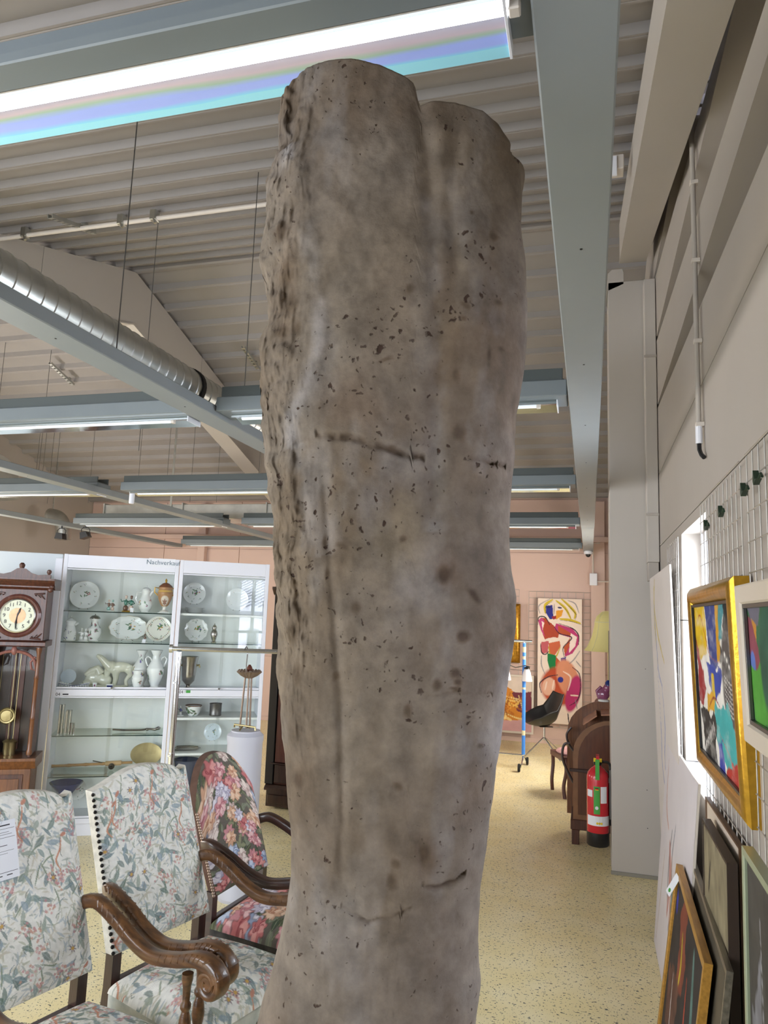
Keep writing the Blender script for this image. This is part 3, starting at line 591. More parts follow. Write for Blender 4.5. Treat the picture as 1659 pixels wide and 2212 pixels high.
# rotate about the bent groove only: x and depth
Pw=np.zeros(Z.shape+(3,)); 
for k in range(3): Pw[...,k]=S*RT[k]+(D0+Dp)*FW[k]
Pw[...,2]=Z
PITS=[(1027,1287,.006,.018,-.7),(1002,1375,.010,.008,0),(958,1240,.012,.016,0),(880,1535,.006,.009,0),(1070,500,.007,.007,0),(1082,640,.008,.005,0),(884,628,.006,.008,.3),(1005,660,.010,.005,.5),(985,808,.006,.010,0),(992,935,.010,.012,0),(835,780,.012,.003,-.4),(620,640,.014,.02,0),(612,575,.010,.02,0),(600,480,.012,.018,0),(640,700,.008,.012,0),(600,700,.012,.010,0),(625,1370,.010,.02,0),(635,1460,.007,.016,0),(740,1180,.010,.004,.4),(767,1312,.008,.008,0),(985,1455,.008,.007,0),(945,1480,.006,.008,0),(990,1475,.006,.005,0),(860,1700,.008,.005,.6),(918,1850,.007,.014,0),(725,1460,.006,.006,0),(635,1700,.009,.012,.3),(1045,1620,.006,.004,0),(870,1165,.005,.005,0),(1000,690,.005,.004,0),(1090,740,.005,.004,0),(700,1170,.004,.012,0),(705,1240,.004,.010,0),(985,1490,.009,.003,.2),(1020,455,.004,.004,0),(845,970,.007,.006,0),(1060,760,.004,.012,0),(855,1870,.008,.006,.5),(845,1910,.006,.010,0)]
PM=np.zeros_like(Dp)
for i,(px,py,rx,rz_,an) in enumerate(PITS):
    s0,z0=feat(px,py); ds,dz=S-s0,Z-z0; ca,sa=math.cos(an),math.sin(an); u_1=(ds*ca-dz*sa)/rx; v_1=(ds*sa+dz*ca)/rz_
    d=np.hypot(u_1,v_1)*(1+.35*fnoise(S*90,Z*90,60+i,2)); q=front*np.clip(1.25-d,0,1); PM=np.maximum(PM,q); 
Dp=Dp+PM*.007
# colour: warm grey stone with pale ridge, brown stains
cA=np.array(srgb('73695f')); cB=np.array(srgb('605346')); cP=np.array(srgb('8b8684')); cS=np.array(srgb('5d4a3b')); cY=np.array(srgb('7d705b'))
n4=fnoise(S*9+3,Z*5,21,5); n5=fnoise(S*22,Z*9+7,23,5); n6=fnoise(S*30+4,Z*30,25,4)
C_=cA+(cB-cA)*np.clip(n4*1.8+.4,0,1)[...,None]
C_=C_+(cP-C_)*(np.clip(n5*2-.1,0,1)*.45)[...,None]
def stain(px,py,rx,ry,c,al):
    global C_
    s0,z0=feat(px,py); d=np.hypot((S-s0)/rx,(Z-z0)/ry)+.5*n5; C_=C_+(c-C_)*(front*np.clip(1.3-d,0,1)*al)[...,None]
for a in ((740,860,.05,.04,cS,.45),(960,1230,.02,.03,cS,.6),(780,900,.06,.03,cS,.35),(850,1170,.05,.06,cY,.5),(960,700,.02,.12,cS,.3),(800,1800,.06,.06,cS,.3),(930,1850,.02,.03,cS,.5),(610,640,.02,.1,cS,.4),(1000,1700,.07,.05,cS,.2),(850,650,.05,.18,cS,.22),(870,1000,.04,.03,cP,.4)): stain(*a)
def pale(pts,wd,al):
    global C_
    q=np.array([feat(*p) for p in pts]); o=np.argsort(q[:,1]); gx=np.interp(Z,q[o,1],q[o,0]); ins=(Z>q[:,1].min())&(Z<q[:,1].max())
    C_=C_+(cP*1.12-C_)*(front*ins*np.exp(-((S-gx)/wd)**2)*np.clip(.5+1.6*n5+.8*n6,0,1)*al)[...,None]
pale([(612,280),(640,400),(665,520),(688,640),(690,740),(660,830),(620,900),(625,960)],.013,.85); pale([(915,400),(940,560),(950,700),(948,900),(935,1150)],.012,.5); pale([(640,950),(665,1100),(690,1200)],.02,.4)
C_=C_+(cS*.55-C_)*(np.clip(PM*1.3,0,1)*.85)[...,None]
C_=C_+(cS*.6-C_)*(CM_*.75)[...,None]; C_=C_*.88*(1+.14*fnoise(S*14,Z*12,91,5)+rough_l*.16*fnoise(S*50,Z*40,92,4))[...,None]
C_=C_+(cY-C_)*(np.clip(fnoise(S*4+2,Z*3+5,93,3)*1.5,0,1)*.25)[...,None]
verts=Pw.reshape(-1,3).tolist(); idx=np.arange(NA*NR).reshape(NR,NA); a=idx[:-1]; b_=idx[1:]
quads=np.stack([a,np.roll(a,-1,1),np.roll(b_,-1,1),b_],-1).reshape(-1,4)
# cap: rings shrinking to a spine along the width
last=idx[-1]; cols=C_.reshape(-1,3).tolist(); faces=quads.tolist(); prev=last
sm,dm=S[-1],Dp[-1]; zl=Z[-1]
for k in range(1,13):
    s_=1-k/12.5; ring=[]
    nz=fnoise(sm*40+k,dm*40,33,3)*.004
    for j in range(NA):
        p=sm[j]*RT+(D0+dm[j]*s_)*FW; zz=zl[j]+.004*math.sin(PI*min(1,k/12))+nz[j]*(k<12); ring.append(len(verts)); verts.append([p[0],p[1],zz]); cols.append((C_[-1,j]*.98).tolist())
    ring=np.array(ring); faces+=np.stack([prev,np.roll(prev,-1),np.roll(ring,-1),ring],-1).tolist(); prev=ring
h=NA//2
for j in range(0,h):  # close the slot between front and back halves
    f=(int(prev[j]),int(prev[(j+1)%NA]),int(prev[(NA-j-1)%NA]),int(prev[(NA-j)%NA])); 
    if len(set(f))==4: faces.append(list(f))
    elif len(set(f))==3: faces.append(list(dict.fromkeys(f)))
faces.append(idx[0].tolist()[::-1])
m=bpy.data.meshes.new('stone_pillar'); m.from_pydata(verts,[],faces); m.polygons.foreach_set('use_smooth',[True]*len(m.polygons))
at=m.color_attributes.new('Col','FLOAT_COLOR','POINT'); at.data.foreach_set('color',np.concatenate([np.clip(np.array(cols),0,1),np.ones((len(verts),1))],1).astype(np.float32).ravel())
sm_=bpy.data.materials.new('weathered_stone'); sm_.use_nodes=True; nt=sm_.node_tree; b=nt.nodes['Principled BSDF']; b.inputs['Roughness'].default_value=.88; b.inputs['Specular IOR Level'].default_value=.2
tc=nt.nodes.new('ShaderNodeTexCoord'); at_=nt.nodes.new('ShaderNodeAttribute'); at_.attribute_name='Col'
dn=nt.nodes.new('ShaderNodeTexNoise'); dn.inputs['Scale'].default_value=40; dn.inputs['Detail'].default_value=4
nt.links.new(tc.outputs['Object'],dn.inputs['Vector'])
mixv=nt.nodes.new('ShaderNodeMix'); mixv.data_type='RGBA'; mixv.inputs[0].default_value=.035; nt.links.new(tc.outputs['Object'],mixv.inputs[6]); nt.links.new(dn.outputs['Color'],mixv.inputs[7])
vo=nt.nodes.new('ShaderNodeTexVoronoi'); vo.inputs['Scale'].default_value=62; nt.links.new(mixv.outputs[2],vo.inputs['Vector'])
sel=nt.nodes.new('ShaderNodeSeparateColor'); nt.links.new(vo.outputs['Color'],sel.inputs[0])
thn=nt.nodes.new('ShaderNodeTexNoise'); thn.inputs['Scale'].default_value=5; nt.links.new(tc.outputs['Object'],thn.inputs['Vector'])
# pit radius per cell: only some cells have pits, clustered
mr=nt.nodes.new('ShaderNodeMapRange'); mr.inputs['From Min'].default_value=.60; mr.inputs['From Max'].default_value=1.0; mr.inputs['To Min'].default_value=0; mr.inputs['To Max'].default_value=.30; nt.links.new(sel.outputs[0],mr.inputs['Value'])
mm=nt.nodes.new('ShaderNodeMapRange'); mm.inputs['From Min'].default_value=.42; mm.inputs['From Max'].default_value=.6; nt.links.new(thn.outputs['Fac'],mm.inputs['Value'])
rr=nt.nodes.new('ShaderNodeMath'); rr.operation='MULTIPLY'; nt.links.new(mr.outputs[0],rr.inputs[0]); nt.links.new(mm.outputs[0],rr.inputs[1])
sb=nt.nodes.new('ShaderNodeMath'); sb.operation='SUBTRACT'; nt.links.new(rr.outputs[0],sb.inputs[0]); nt.links.new(vo.outputs['Distance'],sb.inputs[1])
pit=nt.nodes.new('ShaderNodeMapRange'); pit.inputs['From Min'].default_value=-.03; pit.inputs['From Max'].default_value=.06; nt.links.new(sb.outputs[0],pit.inputs['Value'])
v2=nt.nodes.new('ShaderNodeTexVoronoi'); v2.inputs['Scale'].default_value=130; nt.links.new(mixv.outputs[2],v2.inputs['Vector'])
s2_=nt.nodes.new('ShaderNodeSeparateColor'); nt.links.new(v2.outputs['Color'],s2_.inputs[0])
r2=nt.nodes.new('ShaderNodeMapRange'); r2.inputs['From Min'].default_value=.72; r2.inputs['From Max'].default_value=1.0; r2.inputs['To Min'].default_value=0; r2.inputs['To Max'].default_value=.42; nt.links.new(s2_.outputs[1],r2.inputs['Value'])
q2=nt.nodes.new('ShaderNodeMath'); q2.operation='MULTIPLY'; nt.links.new(r2.outputs[0],q2.inputs[0]); nt.links.new(mm.outputs[0],q2.inputs[1])
b2=nt.nodes.new('ShaderNodeMath'); b2.operation='SUBTRACT'; nt.links.new(q2.outputs[0],b2.inputs[0]); nt.links.new(v2.outputs['Distance'],b2.inputs[1])
p2=nt.nodes.new('ShaderNodeMapRange'); p2.inputs['From Min'].default_value=-.05; p2.inputs['From Max'].default_value=.12; p2.inputs['To Max'].default_value=.8; nt.links.new(b2.outputs[0],p2.inputs['Value'])
pm=nt.nodes.new('ShaderNodeMath'); pm.operation='MAXIMUM'; nt.links.new(pit.outputs[0],pm.inputs[0]); nt.links.new(p2.outputs[0],pm.inputs[1]); pit=pm
fn=nt.nodes.new('ShaderNodeTexNoise'); fn.inputs['Scale'].default_value=24; fn.inputs['Detail'].default_value=9; fn.inputs['Roughness'].default_value=.65; nt.links.new(tc.outputs['Object'],fn.inputs['Vector'])
fr=nt.nodes.new('ShaderNodeMapRange'); fr.inputs['From Min'].default_value=.32; fr.inputs['From Max'].default_value=.68; fr.inputs['To Min'].default_value=.70; fr.inputs['To Max'].default_value=1.25; nt.links.new(fn.outputs['Fac'],fr.inputs['Value'])
mu=nt.nodes.new('ShaderNodeMix'); mu.data_type='RGBA'; mu.blend_type='MULTIPLY'; mu.inputs[0].default_value=1; nt.links.new(at_.outputs['Color'],mu.inputs[6])
cmb=nt.nodes.new('ShaderNodeCombineColor'); [nt.links.new(fr.outputs[0],cmb.inputs[i]) for i in range(3)]; nt.links.new(cmb.outputs[0],mu.inputs[7])
dk=nt.nodes.new('ShaderNodeMix'); dk.data_type='RGBA'; dk.inputs[7].default_value=(*srgb('3a2c24'),1); nt.links.new(pit.outputs[0],dk.inputs[0]); nt.links.new(mu.outputs[2],dk.inputs[6]); nt.links.new(dk.outputs[2],b.inputs['Base Color'])
hs=nt.nodes.new('ShaderNodeMath'); hs.operation='SUBTRACT'; nt.links.new(fn.outputs['Fac'],hs.inputs[0]); nt.links.new(pit.outputs[0],hs.inputs[1])
bp=nt.nodes.new('ShaderNodeBump'); bp.inputs['Strength'].default_value=.55; bp.inputs['Distance'].default_value=.005; nt.links.new(hs.outputs[0],bp.inputs['Height']); nt.links.new(bp.outputs[0],b.inputs['Normal'])
m.materials.append(sm_)
o=bpy.data.objects.new('stone_pillar',m); COL.objects.link(o); tag(o,'tall weathered grey brown stone pillar with pitted cracked surface in the foreground','sculpture')
# ================================================================= ARMCHAIRS
def tapestry(seed,W=150,H=230,aspect=1.45,dark=False):
    R=np.random.RandomState(seed)
    if not dark:
        p=Paint(W,H,'e6e5de',aspect); p.grain(.12,30,30,seed)
        for i in range(900): p.leaf(R.rand(),R.rand(),.02+.03*R.rand(),.004+.006*R.rand(),R.rand()*PI,['b9bba6','e4e2d8','a9b0a6','cbc6b4','b3bdc0'][R.randint(5)],al=.8)
        for i in range(26):
            x,y=R.rand(),R.rand(); a=-PI/2+R.randn()*.7
            p.stroke([(x,y),(x+.05*math.cos(a)+.02,y+.05*math.sin(a)),(x+.12*math.cos(a+.3),y+.10*math.sin(a+.3))],.006,'8f9a86')
        for i in range(150):
            p.leaf(R.rand(),R.rand(),.03+.04*R.rand(),.010+.013*R.rand(),PI/2+R.randn()*.8,['71858a','6a7f74','879a98','8e9fab','72807a','98a394'][R.randint(6)],vein='b4c0be',al=.8)
        for i in range(60):
            x,y=R.rand(),R.rand(); a=-PI/2+R.randn()*.5; p.stroke([(x,y),(x+.02*math.cos(a),y+.02*math.sin(a)),(x+.05*math.cos(a+.4),y+.05*math.sin(a+.4))],.0035,['7d8f93','9aa59a','8a8f86'][R.randint(3)])
        for i in range(30):
            x,y=R.rand(),R.rand()
            for k in range(12): p.ell(x+R.randn()*.028,y+R.randn()*.022,.013,.012,0,['c79a98','d3aca6','b98a8c','c9a08c'][R.randint(4)],.9,5,.4,R.rand()*6)
        for i in range(12):
            x,y=R.rand(),R.rand(); p.ell(x,y,.035,.03,R.rand()*3,'7b6a72',.85,7,.6); p.ell(x,y,.013,.013,0,'c9a35f')
        for i in range(6): x,y=R.rand(),R.rand(); p.stroke([(x,y),(x-.02,y+.06),(x-.06,y+.12),(x-.03,y+.17)],.007,'c98f74'); p.ell(x+.02,y-.02,.03,.014,-.6,'c08a76')
    else:
        p=Paint(W,H,'6a645c',aspect)
        for i in range(260): p.leaf(R.rand(),R.rand(),.05+.04*R.rand(),.02+.015*R.rand(),R.rand()*2*PI,['6b6f58','8a8c70','555a45','7d8271','4b5747'][R.randint(5)],vein='a3a587')
        pal=[('c98e92','e6c2c0','a8646c'),('c6c0cf','e6e2e8','9f99b0'),('d0a68a','e8cbb0','b27a60'),('97a4be','c6cfdf','6f7c9a'),('bf7474','dca09a','984f52'),('d0bcb4','ebdfd6','ab9088')]
        sp=[(.3,.12,.15,0),(.28,.36,.13,0)]+[(R.rand(),R.rand(),.085+.06*R.rand(),R.randint(6)) for i in range(64)]
        sp.sort(key=lambda q:-q[2] if q[3] else -q[2])
        for x,y,r,c in sp:
            c0,c1,c2=pal[c]; p.ell(x,y,r*1.06,r*1.0,0,'3a3436',.8,8,.25,x*9); p.ell(x,y,r,r*.95,0,c0,1,8,.3,x*9)
            for k in range(5): 
                a=R.rand()*6.28; p.ell(x+math.cos(a)*r*.45,y+math.sin(a)*r*.35,r*.42,r*.28,a,c1,.85,4,.25,a)
            for k in range(4):
                a=R.rand()*6.28; p.stroke([(x+math.cos(a)*r*.2,y+math.sin(a)*r*.15),(x+math.cos(a+.5)*r*.5,y+math.sin(a+.5)*r*.36),(x+math.cos(a+.9)*r*.75,y+math.sin(a+.9)*r*.5)],.005,c2)
            p.ell(x,y,r*.2,r*.2,0,c2,.8)
    p.grain(.10,60,60,seed+5); return p
TL=tapestry(3,190,290,1.3); TLs=tapestry(4,170,170,1.0); TD=tapestry(8,170,270,1.5,True); TDs=tapestry(9,150,150,1.0,True)
def sweep(path,prof_w,prof_h,flute=0,seg=18,side=1):
    """path: list of (x,y,z); returns MB swept with rounded-rectangular section, y is the width axis"""
    P=[Vector(p) for p in path]; n=len(P); vs=[];fs=[]
    for i,p in enumerate(P):
        t=(P[min(i+1,n-1)]-P[max(i-1,0)]).normalized(); yv=Vector((0,1,0)); yv=(yv-t*yv.dot(t)).normalized(); nz=t.cross(yv)*-1
        for k in range(seg):
            a=2*PI*k/seg; c,s=math.cos(a),math.sin(a); e=.62; px=math.copysign(abs(c)**e,c)*prof_w[i]/2; pz=math.copysign(abs(s)**e,s)*prof_h[i]/2
            if flute and s>.3: pz-=flute*(.5+.5*math.cos(c*PI*4.0))
            vs.append(p+yv*px+nz*pz)
    for i in range(n-1):
        for k in range(seg): fs.append((i*seg+k,i*seg+(k+1)%seg,(i+1)*seg+(k+1)%seg,(i+1)*seg+k))
    fs.append(tuple(range(seg))[::-1]); fs.append(tuple((n-1)*seg+k for k in range(seg))); return MB().add(vs,fs)
def smoothpath(P,n=10):
    P=np.array(P,float); Q=[]
    for i in range(len(P)-1):
        p0,p1,p2,p3=P[max(i-1,0)],P[i],P[i+1],P[min(i+2,len(P)-1)]
        for t in np.linspace(0,1,n,endpoint=False): Q.append(.5*((2*p1)+(-p0+p2)*t+(2*p0-5*p1+4*p2-p3)*t*t+(-p0+3*p1-3*p2+p3)*t**3))
    Q.append(P[-1]); return [tuple(q) for q in Q]
def armchair(label,x,y,ang,w=.50,zt=1.13,style='cream',group=None):
    t=thing('armchair',label,'armchair',(x,y,0),ang,group); rc=.36; zb=.545
    wood=M_['armoak'] if style=='cream' else M_['armdark']; legw=M_['walnut'] if style=='cream' else M_['armdark']
    pb,ps=(TL,TLs) if style=='cream' else (TD,TDs)
    def top(u):
        if style=='cream': return zt-.028*(1-u)+.045*np.sin(PI*np.clip(u,0,1))**1.5-.012*np.cos(u*4*PI)*0 - .02*np.exp(-((u-.93)/.05)**2)+.0*u
        return zt+.02-.22*np.abs(2*u-1)**2.6
    def back(u,v):
        zz=zb+(top(u)-zb)*v; e=np.minimum(np.minimum(u,1-u)*w,np.minimum(v,1-v)*.58); bul=.030*np.sqrt(np.clip(e/.05,0,1))+.012*np.sin(PI*u)*np.sin(PI*v)
        yy=u*w
        if style!='cream': yy=.5*w+(yy-.5*w)*(1-.10*(1-v))
        return -rc*(zz-.55)+bul-.005,yy,zz
    gridmesh('backrest',pb,back,CF,t)
    # back side and edge
    ub=np.linspace(0,1,25); vs=[];fs=[]
    prof=[(0,zb)]+[(u*w,float(top(u))) for u in ub]+[(w,zb)]
    if style!='cream': prof=[(.05*w,zb)]+[(u*w if 0<u<1 else u*w,float(top(u))) for u in ub]+[(.95*w,zb)]
    n=len(prof)
    for q,d in ((0,-.003),(1,-.045)):
        vs+=[(-rc*(z-.55)+d,yy,z) for yy,z in prof]
    fs=[tuple(range(n,2*n))]+[(i,(i+1)%n,n+(i+1)%n,n+i) for i in range(n)]
    obj('backrest_rear',MB().add(vs,fs),mat('plain_back_cloth' if style=='cream' else 'rose_back_cloth','cbc8bf' if style=='cream' else '5b4338',.9,noise_s=30,noise_a=.2),t)
    k=MB(); m=26 if style=='cream' else 30
    for i in range(m+1): z=zb+.01+(float(top(0))-zb-.02)*i/m; k.ball((-rc*(z-.55)+.004,-.003,z),.0075,seg=8,rings=4)
    obj('nail_heads',k,M_['nail'] if style=='cream' else M_['copper'],t,kind='stuff')
    # seat: domed cushion, wider at the front
    def yw(xx): return w/2+ .5*(.0+.10*np.clip(xx/.5,0,1)*1.0)
    sl=.50
    def seat(u,v):
        xx=-.01+sl*(1-v)*1.0; half=yw(xx); yy=w/2+(u-.5)*2*half*1.02
        e=np.minimum(np.minimum(u,1-u)*w,np.minimum(v,1-v)*sl); zz=.415+.065*np.sqrt(np.clip(e/.07,0,1))+.03*np.sin(PI*u)*np.sin(PI*v); return xx+.015*np.sin(PI*u)*(1-v),yy,zz
    gridmesh('seat',ps,seat,CF,t,flip=False)
    sd_=MB(); f0=[(-.01,w/2-yw(0)),(-.01,w/2+yw(0)),(sl-.01,w/2+yw(.5)),(sl-.01,w/2-yw(.5))]
    sd_.prism(f0,'z',.345,.42); obj('seat_side',sd_,mat('seat_side_cloth' if style=='cream' else 'rose_seat_cloth','cfcfc6' if style=='cream' else '4d4744',.9,noise_s=18,noise_a=.4,c2='a9afaa' if style=='cream' else '2a2a28'),t)
    k=MB()
    for i in range(24): 
        f=i/23; k.ball((sl-.005,w/2-yw(.5)+2*yw(.5)*f,.352),.006,seg=6,rings=4)
    for s_ in (-1,1):
        for i in range(16): xx=.03+.44*i/15; k.ball((xx,w/2+s_*(yw(xx)+.004),.352),.006,seg=6,rings=4)
    obj('seat_nails',k,M_['nail'],t,kind='stuff')
    for s_ in (0,1):
        sg=-1 if s_==0 else 1; yb_=0 if s_==0 else w
        # arm
        pth=smoothpath([(-.075,yb_-sg*.010,.760),(-.02,yb_+sg*.010,.770),(.08,yb_+sg*.014,.735),(.18,yb_+sg*.017,.685),(.28,yb_+sg*.018,.660),(.39,yb_+sg*.018,.676),(.49,yb_+sg*.018,.703),(.555,yb_+sg*.018,.698),(.592,yb_+sg*.018,.664)],7)
        N=len(pth); fr=np.linspace(0,1,N); wd=.040+.022*fr; ht=.050-.008*np.sin(PI*fr)+.004*fr
        arm=obj('armrest',sweep(pth,wd,ht,.0035 if style!='cream' else .0016,26),wood,t,smooth=True)
        # scroll: spiral
        sc_=[]; c0=(.556,.653)
        for q in range(34): a=PI*.30-q*.33; r_2=.046*(1-q/42); sc_.append((c0[0]+math.cos(a)*r_2,yb_+sg*.018,c0[1]+math.sin(a)*r_2))
        obj('scroll',sweep(sc_,[.062]*34,list(np.linspace(.030,.014,34)),.002,18).lathe([(.030,-.027),(.030,.027)],seg=16,T=Matrix.Translation((c0[0],yb_+sg*.018,c0[1]))@Matrix.Rotation(PI/2,4,'X')),wood,arm,smooth=True)
        # carved acanthus leaves on the arm
        if style=='cream':
            cv=MB()
            for (i0,i1,wk) in ((2,17,1),(int(N*.58),int(N*.88),-1)):
                for q in range(9):
                    i=int(i0+(i1-i0)*q/8); p=Vector(pth[min(i,N-2)]); tn=(Vector(pth[min(i+1,N-1)])-p).normalized(); up=Vector((-tn.z,0,tn.x))
                    for sd2 in (-1,1):
                        a=p+up*ht[i]*.40+Vector((0,sd2*.004,0)); e_=p+up*(-.002)+Vector((0,sd2*wd[i]*.50,0))+tn*.030*wk; mid=(a+e_)/2+up*.0075+Vector((0,sd2*.005,0))+tn*.006*wk
                        cv.tube([a,mid,e_],[.0030,.0052,.003],6)
            obj('carved_leaf',cv,wood,arm,smooth=True,kind='stuff')
        # turned arm post
        pr=[(.017,0),(.017,.05),(.021,.06),(.013,.07),(.018,.085),(.022,.11),(.019,.14),(.012,.165),(.018,.175),(.018,.185),(.012,.195),(.014,.24),(.019,.262),(.019,.28)]
        obj('arm_post',MB().lathe(pr,(sl-.045,yb_+sg*.010,.375),14).box(sl-.07,sl-.02,yb_+sg*.010-.025,yb_+sg*.010+.025,.29,.385),wood,t,smooth=True)
        # legs
        obj('leg',MB().lathe([(.012,0),(.02,.02),(.022,.05),(.012,.07),(.02,.09),(.024,.14),(.018,.2),(.014,.24),(.022,.25)],(sl-.045,yb_+sg*.010,0),14).box(sl-.071,sl-.019,yb_+sg*.010-.026,yb_+sg*.010+.026,.25,.345),legw,t,smooth=False)
        hx=-rc*(.56-.55)
        yl=yb_-sg*.03
        obj('leg',MB().prism([(-.10,0),(-.06,0),(-.012,.42),(-.012,.56),(-.052,.56),(-.055,.42)],'y',yl-.02,yl+.02),legw,t)
    obj('stretcher',MB().box(-.03,sl-.05,w/2-.018,w/2+.018,.14,.17).box(sl-.07,sl-.03,-.02,w+.02,.10,.135).box(-.09,-.055,.02,w-.02,.12,.15),legw,t)
    obj('back_rail',MB().box(-.05,-.02,.03,w-.03,.40,.44),legw,t)
    return t
armchair('cream floral tapestry armchair nearest camera with white price label on its back',-1.848,1.930,-.27,group=None)
armchair('cream floral tapestry armchair in the middle beside the stone pillar',-1.715,2.529,-.27)
armchair('dark wood armchair with rounded back in dark rose tapestry',-1.64,3.15,-.10,.50,1.10,'rose')
# paper label on chair 1 back
T=Matrix.Translation((-1.848,1.930,0))@Matrix.Rotation(-.27,4,'Z'); u0,z0_=.16,1.005
tagp=thing('price_label','white paper price label with small print hanging on nearest chair back','label',T@Vector((-.36*(.46)+.062,.17,1.02))); tagp.rotation_euler=(PI/2,.05,-.27+PI/2-.0); tagp.rotation_euler=(Matrix.Rotation(-.27,4,'Z')@Matrix.Rotation(PI/2,4,'Z')@Matrix.Rotation(PI/2-.34,4,'X')).to_euler()
obj('paper',MB().box(-.055,.055,-.10,.085,0,.0012),M_['paper'],tagp); obj('hanging_loop',MB().tube([(-.0,.075,.002),(-.008,.10,.004),(.0,.125,-.004),(.01,.10,.004),(.004,.075,.002)],.0022,6),glassmat('clear_plastic',(.97,.98,1),1.5,.05,3),tagp)
text('print','auction lot',.001,M_['ink'],tagp,(0,0,.0013),(0,0,0)) if 0 else None
k=MB()
for i,(yy,x0,x1,h_) in enumerate(((.068,-.035,.035,.004),(.058,-.05,.05,.0012),(.047,-.045,.03,.0012),(.040,-.045,.04,.0012),(.030,-.05,.05,.0012),(.005,-.01,.02,.002),(-.012,-.045,.042,.001),(-.020,-.045,.02,.001),(-.078,-.05,.05,.0015),(-.088,-.04,-.005,.003),(-.088,.01,.03,.003))): k.box(x0,x1,yy,yy+h_,.0012,.0015)
obj('printed_lines',k,M_['ink'],tagp)
# ================================================================= DISPLAY CABINETS
CO=np.array([-3.859,5.19,0]); cdv=np.array([0.85264,0.52250,0]); cnn=np.array([0.52250,-0.85264,0]); CA=0.54978
def cuz(px,py,v): r=ray(px,py); o=CO-cnn*v; t=(o-CAM)@cnn/(r@cnn); X=CAM+r*t; return (X-CO)@cdv,X[2]
def cw(u,v,z): return tuple(CO+cdv*u-cnn*v+np.array([0,0,z]))
pt_=thing('partition_panel','tall pale panel behind the longcase clock, left of cabinets','partition',tuple(CO),CA)
obj('panel',MB().box(-1.75,-.37,.03,.06,0,2.235),mat('pale_partition','ccd4d8',.5),pt_)
obj('edge_post',MB().box(-.42,-.365,-.0,.029,0,2.20),M_['cabw'],pt_)
obj('panel_joint',MB().box(-1.0,-.99,.027,.0295,0,2.235),mat('grey_trim','8f8b82'),pt_)
def cabinet(label,u0,u1,shelves,split):
    t=thing('display_cabinet',label,'cabinet',tuple(CO),CA); D=.42; p=.032; H=2.237; W=u1-u0
    f=M_['cabw']
    obj('side_panel',MB().box(u0,u0+.018,.02,D,.0,H-.01),f,t); obj('side_panel',MB().box(u1-.018,u1,.02,D,.0,H-.01),f,t)
    obj('back_panel',MB().box(u0+.018,u1-.018,D-.012,D,.0,H-.01),M_['cabin'],t)
    obj('top_panel',MB().box(u0+.018,u1-.018,.02,D-.012,H-.05,H-.03),f,t); obj('bottom_panel',MB().box(u0+.018,u1-.018,.02,D-.012,.10,.12),f,t)
    obj('middle_board',MB().box(u0+.018,u1-.018,.03,D-.012,1.12,1.14),f,t)
    obj('plinth',MB().box(u0+.01,u1-.01,.03,.05,0,.10),f,t)
    obj('upright',MB().box(u0,u0+p,-.0,.02,0,H),f,t); obj('upright',MB().box(u1-p,u1,-.0,.02,0,H),f,t)
    hd=obj('header_board',MB().box(u0+p,u1-p,.0,.018,2.125,H-.002),f,t)
    obj('middle_rail',MB().box(u0+p,u1-p,.0,.02,1.092,1.145),f,t); obj('bottom_rail',MB().box(u0+p,u1-p,.0,.02,.10,.14),f,t)
    for (z0,z1) in ((1.15,2.12),(.145,1.088)):
        mid=u0+p+(W-2*p)*split
        for i,(a,b_) in enumerate(((u0+p,mid+.02),(mid-.01,u1-p))):
            d=obj('glass_door',MB().box(a+.002,b_-.002,.006+.007*i,.010+.007*i,z0+.012,z1-.008),GL,t)
            obj('door_rail',MB().box(a+.002,b_-.002,.004+.007*i,.012+.007*i,z0,z0+.014).box(a+.002,b_-.002,.004+.007*i,.012+.007*i,z1-.010,z1),M_['cabw'],d)
    obj('lock',MB().lathe([(.012,0),(.012,.012),(.006,.02)],seg=12,T=Matrix.Translation((mid,-.0,1.155))@Matrix.Rotation(PI/2,4,'X')),M_['chrome'],t)
    for z,k,c in shelves:
        if k=='glass':
            s=obj('shelf',MB().box(u0+.02,u1-.02,.035,D-.015,z-.006,z),SH,t); obj('shelf_edge',MB().box(u0+.02,u1-.02,.033,.0348,z-.007,z+.001),GE,s)
        else: obj('shelf',MB().box(u0+.02,u1-.02,.03,D-.015,z-.02,z),M_['cabin'],t)
    return t,hd
c1,hd1=cabinet('left white glass display cabinet with dark edged glass shelves',-.358,.560,((1.775,'glass',0),(1.522,'glass',0),(.775,'glass',0),(.455,'glass',0)),.5)
c2,hd2=cabinet('right white glass display cabinet with white shelves behind the candelabrum',.565,1.330,((1.785,'w',0),(1.535,'glass',0),(.915,'w',0),(.625,'w',0)),.52)
ug,zg=cuz(353,1216,0)
sg_=obj('header_sign',MB().box(ug-.12,ug+.10,-.0015,-.0003,zg-.038,zg+.036),M_['paper'],c1)
text('lettering','Nachverkauf',.054,mat('sign_lettering','5d7380'),sg_,(ug,-.0022,zg),(PI/2,0,0))
for cc,px in ((c1,128),(c2,394)):
    u,z=cuz(px,1500 if px<200 else 1495,0); s_=obj('number_sticker',MB().box(u-.035,u+.03,-.0015,-.0002,z-.016,z+.018),M_['paper'],cc)
    text('number','04',.036,M_['ink'],s_,(u-.01,-.002,z),(PI/2,0,0))
u,z=cuz(405,1494,0); obj('green_sticker',MB().box(u-.024,u+.024,-.0015,-.0003,z-.011,z+.011),M_['green'],c2)
u,z=cuz(141,1500,0); obj('marker_scribble',MB().box(u-.02,u+.024,-.0022,-.0016,z-.004,z+.006,T=None),M_['ink'],c1)
